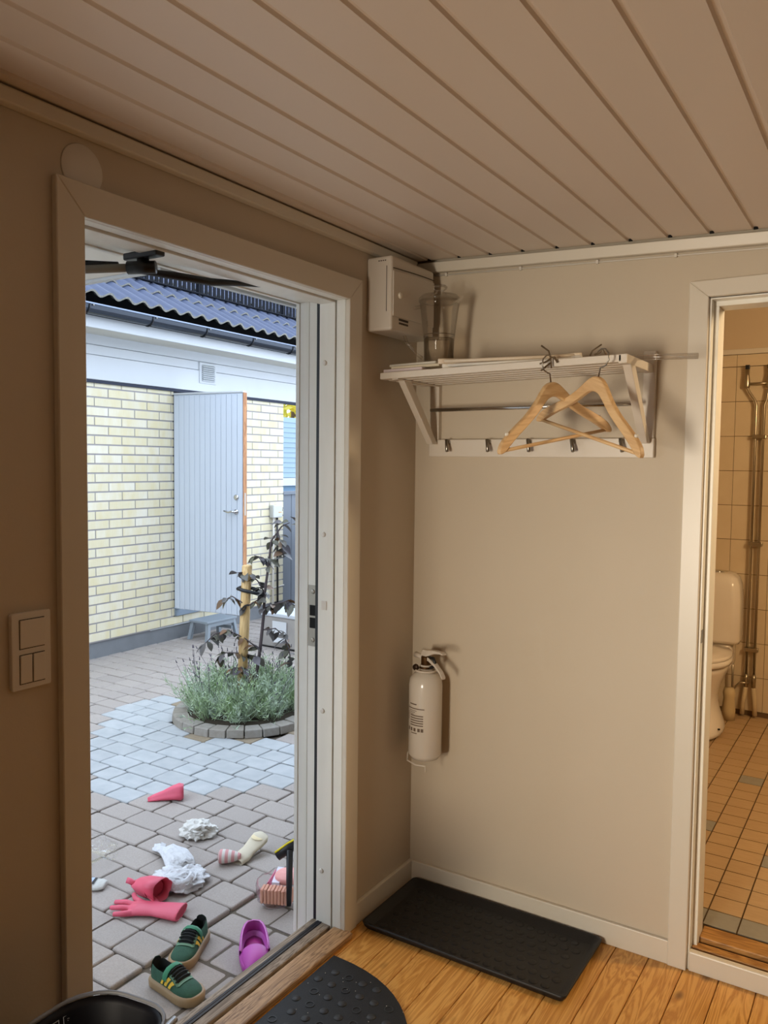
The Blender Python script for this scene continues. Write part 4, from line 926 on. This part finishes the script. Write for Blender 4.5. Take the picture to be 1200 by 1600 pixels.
# ================================================================== SHELF and what is on it
def SZ(x): return 1.831+.0158*(x-.037)      # underside of the slats
t = thing('hat_shelf', 'white slatted hat shelf with hook board on the back wall', 'shelf', (.46, -.02, 1.58))
SL_ = lambda x, y, z: (x, y, z+SZ(x))
for k in range(6):
    y0 = -.302+.050*k; B().box(.037, .832, y0, y0+.034, 0, .0215, SL_).build('slat', SHELFW, t, bevel=.0025, seg=2)
for xx in (.095, .835):
    B().box(xx-.012, xx+.012, -.302, -.02, -.004, .0215 if xx > .5 else .0, SL_).build('cross_rail', SHELFW, t, bevel=.002)
B().box(.068, .856, -.022, 0, 1.581, 1.642).build('hook_board', SHELFW, t, bevel=.003)
B().box(.070, .106, -.021, 0, 1.642, 1.845).build('wall_post', SHELFW, t, bevel=.002)
B().box(.818, .854, -.021, 0, 1.642, 1.906).build('wall_post', SHELFW, t, bevel=.002)
for x0, x1 in ((.080, .104), (.822, .846)):
    B().hexa([(x0, -.060, 1.625), (x1, -.060, 1.625), (x1, -.022, 1.625), (x0, -.022, 1.625)], [(x0, -.262, SZ(x0)), (x1, -.262, SZ(x1)), (x1, -.212, SZ(x1)), (x0, -.212, SZ(x0))]).build('bracket', SHELFW, t, bevel=.002)
B().tube([(.104, -.075, 1.742), (.822, -.075, 1.744)], .0065, 12).build('rail', CHROME, t, True)
for xx in (.146, .302, .450, .600, .757):
    hk = B().tube([(xx+.012, -.052, 1.600), (xx, -.034, 1.640)], .0062, 10).build('hook', STEEL, t, True)
    B().lathe([(.008, -.034), (.008, -.022)], (xx+.002, 0, 1.633), 10, 'y').build('hook_base', STEEL, hk, True)
top = lambda x: SZ(x)+.0215
# magazines / booklets
def flat(nm, label, cat, x0, x1, y0, y1, z0, z1, m, grp=None, rot=0):
    o = tag(B().box(-(x1-x0)/2, (x1-x0)/2, -(y1-y0)/2, (y1-y0)/2, 0, z1-z0).build(nm, m, None, bevel=.0015, seg=1), label, cat, grp)
    o.location = ((x0+x1)/2, (y0+y1)/2, z0); o.rotation_euler = (0, -.0158, rot); return o
zz = top(.1)+.001
flat('booklet', 'white booklet at the bottom of the stack on the shelf', 'booklet', .030, .178, -.27, -.08, zz, zz+.013, mat('paper_lilac', '#dccfd2', .7), 'booklets on the hat shelf')
flat('booklet', 'cream booklet in the middle of the stack on the shelf', 'booklet', .048, .225, -.255, -.07, zz+.0145, zz+.0235, mat('paper_cream', '#d6ccb4', .7), 'booklets on the hat shelf', .05)
o = flat('booklet', 'grey white booklet on top of the shelf stack, under the jug', 'booklet', .035, .215, -.24, -.06, zz+.0245, zz+.033, mat('paper_grey', '#cfcbc0', .7), 'booklets on the hat shelf', -.03)
# jug
jx, jy, jz = .172, -.148, zz+.0345
t = thing('water_jug', 'clear plastic water jug with lid on the hat shelf', 'jug', (jx, jy, jz))
CL = clear('jug_plastic', (.975, .965, .95), .30, .08)
B().lathe([(.045, jz), (.050, jz+.004), (.052, jz+.08), (.060, jz+.15), (.066, jz+.195), (.068, jz+.21), (.066, jz+.21), (.064, jz+.195), (.058, jz+.15), (.050, jz+.08), (.047, jz+.008), (.01, jz+.007)], (jx, jy, 0), 32).build('body', CL, t, True)
B().lathe([(.0668, jz+.206), (.070, jz+.208), (.070, jz+.218), (.060, jz+.228), (.03, jz+.234), (.014, jz+.238), (.013, jz+.242), (.024, jz+.250), (.026, jz+.256), (.020, jz+.262), (.005, jz+.264)], (jx, jy, 0), 32).build('lid', CL, t, True)
B().tube([(jx-.052, jy-.035, jz+.190), (jx-.075, jy-.05, jz+.185), (jx-.100, jy-.062, jz+.160), (jx-.106, jy-.066, jz+.12), (jx-.090, jy-.058, jz+.07), (jx-.064, jy-.042, jz+.035), (jx-.046, jy-.03, jz+.02)], [.006, .0065, .006, .0055, .005, .005, .006], 10).build('handle', CL, t, True)
B().hexa([(jx+.055, jy-.02, jz+.190), (jx+.055, jy+.02, jz+.190), (jx+.085, jy+.008, jz+.216), (jx+.085, jy-.008, jz+.216)], [(jx+.055, jy-.02, jz+.200), (jx+.055, jy+.02, jz+.200), (jx+.083, jy+.008, jz+.222), (jx+.083, jy-.008, jz+.222)]).build('spout', CL, t)
B().lathe([(.046, jz+.0075), (.0495, jz+.02), (.0505, jz+.085), (.001, jz+.0851)], (jx, jy, 0), 32).build('water', clear('jug_water', (.93, .90, .86), .2), t, True)
B().lathe([(.0515, jz+.0955), (.0525, jz+.0965), (.0515, jz+.0975)], (jx, jy, 0), 32, caps=False).build('fill_ring', mat('ring_brown', '#5a4a36', .4), t, True)

# wooden hangers; profile in x-z, thickness y
def arm_path(sg_):
    return [(0, -.002), (.028, -.010), (.055, -.040), (.085, -.070), (.13, -.098), (.18, -.128), (.215, -.152), (.222, -.166)]
PALE = mat('hanger_pale', '#d9c8b0', .45); WHT = mat('hanger_white', '#ded8cc', .4)
def hanger(name, label, loc, rot, grp, hook=True, wm=None, hookdir=1):
    wm = wm or HANGW
    t = thing(name, label, 'hanger', loc, grp, local=True); t.rotation_mode = 'XYZ'; t.rotation_euler = rot
    TOP = [(0, 0), (.02, -.005), (.04, -.021), (.07, -.051), (.11, -.082), (.15, -.105), (.19, -.130), (.212, -.149), (.222, -.168)]
    BOT = [(0, -.042), (.02, -.046), (.04, -.060), (.07, -.085), (.11, -.112), (.15, -.136), (.185, -.160), (.203, -.173), (.220, -.177)]
    def cr(P_, u_):
        k = min(int(u_), len(P_)-2); f_ = u_-k; g_ = [P_[max(0, min(len(P_)-1, k+d))] for d in (-1, 0, 1, 2)]
        if k == 0: g_[0] = (-P_[1][0], P_[1][1])
        return tuple(.5*(2*g_[1][c]+(g_[2][c]-g_[0][c])*f_+(2*g_[0][c]-5*g_[1][c]+4*g_[2][c]-g_[3][c])*f_*f_+(3*g_[1][c]-g_[0][c]-3*g_[2][c]+g_[3][c])*f_**3) for c in (0, 1))
    rings = []
    for k in range(-24, 25):
        u_ = abs(k)/3; sg_ = -1 if k < 0 else 1; a_, b_ = cr(TOP, u_), cr(BOT, u_); th_ = .0085
        rings.append([(sg_*a_[0], -th_, a_[1]), (sg_*a_[0], th_, a_[1]), (sg_*b_[0], th_, b_[1]), (sg_*b_[0], -th_, b_[1])])
    B().loft(rings).build('yoke', wm, t, False, bevel=.0035, seg=2)
    B().tube([(-.207, 0, -.168), (.207, 0, -.168)], .0052, 10).build('trouser_bar', wm, t, True)
    for sg_ in (-1, 1): B().tube([(sg_*.185, 0, -.128), (sg_*.185, 0, -.120)], [.006, .005], 8).build('notch_peg', mat('peg_white', '#e3dccf', .5), t, True)
    if hook:
        pts = [(0, 0, -.01), (0, 0, .020), (.004, 0, .034), (.014, 0, .046)]
        for k in range(10):
            a = R(215-27*k); pts.append((.0+.027*math.cos(a)*hookdir*1.0, 0, .066+.027*math.sin(a)))
        pts = [(0, 0, -.01), (0, 0, .025)]+[(.0-.026*math.sin(R(a_))*hookdir, 0, .052-.026*math.cos(R(a_))) for a_ in (15, 50, 90, 130, 170, 205, 240)]
        B().tube(pts, .0021, 8).build('hook', STEEL, t, True)
    return t
hanger('clothes_hanger', 'wooden hanger hanging left from the shelf front, with a wire branch ornament', (.632, -.312, 1.795), (0, R(-10), R(64)), 'hangers hung on the hat shelf')
hanger('clothes_hanger', 'wooden hanger hanging right, nearest the bathroom door', (.776, -.325, 1.803), (0, R(15), R(-29)), 'hangers hung on the hat shelf', hookdir=-1)
hz = top(.4)
h3 = hanger('clothes_hanger', 'pale tan hanger lying on the shelf with its tip on the booklets', (.455, -.115, hz+.026), (R(-87), 0, R(9)), 'hangers lying on the hat shelf', wm=PALE)
h4 = hanger('clothes_hanger', 'white hanger lying flat beneath the other on the shelf', (.475, -.110, hz+.0095), (R(-89), R(0), R(4)), 'hangers lying on the hat shelf', wm=WHT)
# bare twig ornaments sticking up over the slats
TW = mat('twig_wire', '#6a5840', .5, .3)
t = thing('wire_twig', 'bent wire twig on the shelf edge above the left hanger', 'twig', (.63, -.31, 1.85))
for pts in ([(.634, -.316, 1.835), (.632, -.318, 1.862), (.625, -.316, 1.884), (.600, -.31, 1.902)], [(.632, -.318, 1.862), (.620, -.322, 1.853), (.602, -.325, 1.848)], [(.632, -.318, 1.850), (.618, -.323, 1.838), (.606, -.325, 1.828)], [(.632, -.318, 1.866), (.642, -.315, 1.866), (.650, -.31, 1.850)]): B().tube(pts, .0026, 6).build('wire', TW, t, True)
t = thing('wire_twig', 'bent wire twig on the shelf edge above the right hanger', 'twig', (.77, -.28, 1.86))
for pts in ([(.735, -.28, 1.868), (.742, -.28, 1.882), (.768, -.28, 1.898)], [(.748, -.28, 1.870), (.765, -.28, 1.876), (.770, -.28, 1.886), (.780, -.28, 1.870)]): B().tube(pts, .0024, 6).build('wire', TW, t, True)
tag(B().tube([(.79, -.20, 1.868), (1.012, -.195, 1.861)], .0085, 12).build('clear_rod', clear('acrylic_rod', (.985, .97, .95), .45, .2), None, True), 'clear plastic rod sticking out past the right end of the shelf', 'rod')

# ================================================================== FLOOR THINGS
# boot tray
tx0, tx1, ty0, ty1 = .034, .745, -.382, -.024
t = thing('boot_tray', 'shallow black plastic boot tray on the pine floor', 'tray', ((tx0+tx1)/2, (ty0+ty1)/2, 0))
TR = mat('tray_black', '#141416', .5, bs=150, bv=.1)
rings = [[(a, c, z) for a, c in rrect(tx0+e, tx1-e, ty0+e, ty1-e, max(.004, .018-e*.3), 4)] for e, z in ((.012, .001), (.004, .012), (0, .024), (.003, .026), (.008, .024), (.030, .0065), (.033, .006))]
B().loft(rings).build('shell', TR, t, True)
dm = B().lathe([(.014, 0), (.013, .0012), (.009, .0018), (.001, .0019)], (0, 0, 0), 14).mesh('dimple', smooth=True); dm.materials.append(TR)
nx, ny = 16, 7
for i in range(nx):
    for j in range(ny):
        xx = tx0+.06+(tx1-tx0-.12)*(i+.5*(j % 2))/(nx-.5); yy = ty0+.05+(ty1-ty0-.10)*j/(ny-1)
        piece('dimple', dm, t, Vector((xx, yy, .006))-Vector(ORG[t.name]))
# half round doormat
t = thing('doormat', 'black half round rubber doormat inside the front door threshold', 'mat', (.05, -1.0, 0))
pts = [(.052, -.560), (.10, -.553)]
mc, mr = (.062, -1.06), .50
poly = []
for k in range(33):
    a = R(90-180*k/32); poly.append((.055+.47*max(0, math.cos(a))**.8, -1.06+.50*math.sin(a)))
B().loft([[(a, c, z) for a, c in poly] for z in (.0005, .007, .0085)]).build('base', BLACKR, t, bevel=.001)
rg = B().lathe([(.0135, .0), (.0135, .0018), (.0105, .0018), (.0105, 0)], (0, 0, 0), 16, caps=False).mesh('ring_stud', smooth=False)
MS = mat('mat_stud', '#2b2c2e', .6); rg.materials.append(MS)
ds = B().lathe([(.0135, 0), (.0125, .0018), (.001, .002)], (0, 0, 0), 16).mesh('disc_stud', smooth=True); ds.materials.append(MS)
mr_ = random.Random(5)
for i in range(9):
    for j in range(19):
        xx = .085+.05*i+.025*(j % 2); yy = -1.53+.053*j
        if inpoly(xx+.02, yy, poly) and inpoly(xx+.015, yy+.02, poly) and inpoly(xx+.015, yy-.02, poly):
            piece('ring_stud' if (i+j) % 3 == 0 else 'disc_stud', rg if (i+j) % 3 == 0 else ds, t, Vector((xx, yy, .0083))-Vector(ORG[t.name]))
fk = B()
for k in range(70):
    xx, yy = mr_.uniform(.07, .48), mr_.uniform(-1.5, -.6)
    if inpoly(xx, yy, poly): fk.box(xx, xx+.0018, yy, yy+.0022, .0085, .0092)
stuff(fk.build('grit', mat('grit_pale', '#c9c2b5', .8), t))

# black tub beside the left casing, with a chrome tube
t = thing('plastic_tub', 'open black plastic tub with grey rim at left of doorway', 'tub', (.13, -1.72, 0))
TB = mat('tub_black', '#0d0f17', .55, spec=.3)
def tub(e, z, n=7):
    o = []
    for a, c in rrect(.085+e, .315-e, -1.86+e, -1.462-e, .085-e*.4, n): o.append((a, c-.10*(.2-a)*1.6, z))
    return o
B().loft([tub(.05, .002), tub(.04, .02), tub(.010, .38), tub(.0, .43), tub(.004, .434), tub(.012, .42), tub(.05, .05), tub(.065, .02)]).build('body', TB, t, True)
q = tub(-.001, .436); B().tube(q+[q[0]], .004, 8).build('rim', mat('tub_rim_grey', '#85888e', .5), t, True)
IC = mat('icon_grey', '#c8ccd2', .5); ic = B()
for y0 in (-1.60, -1.565):                       # two outlined pictograms on the inside wall
    sq = [(y0, .395), (y0+.024, .395), (y0+.024, .417), (y0, .417), (y0, .395)]
    ic.tube([(.0975+(.42-z)*.10, y, z) for y, z in sq], .0009, 5)
    for r_ in (.004, .008): ic.tube([(.0985+.0012, y0+.008+r_*math.sin(R(a)), .402+r_*math.cos(R(a))) for a in range(0, 100, 20)], .0008, 5)
ic.build('printed_icons', IC, t)
B().tube([(.195, -1.475, .300), (.170, -1.330, .302)], .0075, 14).build('chrome_handle', mat('polished_tube', '#d5d6d8', .25, .6), t, True)
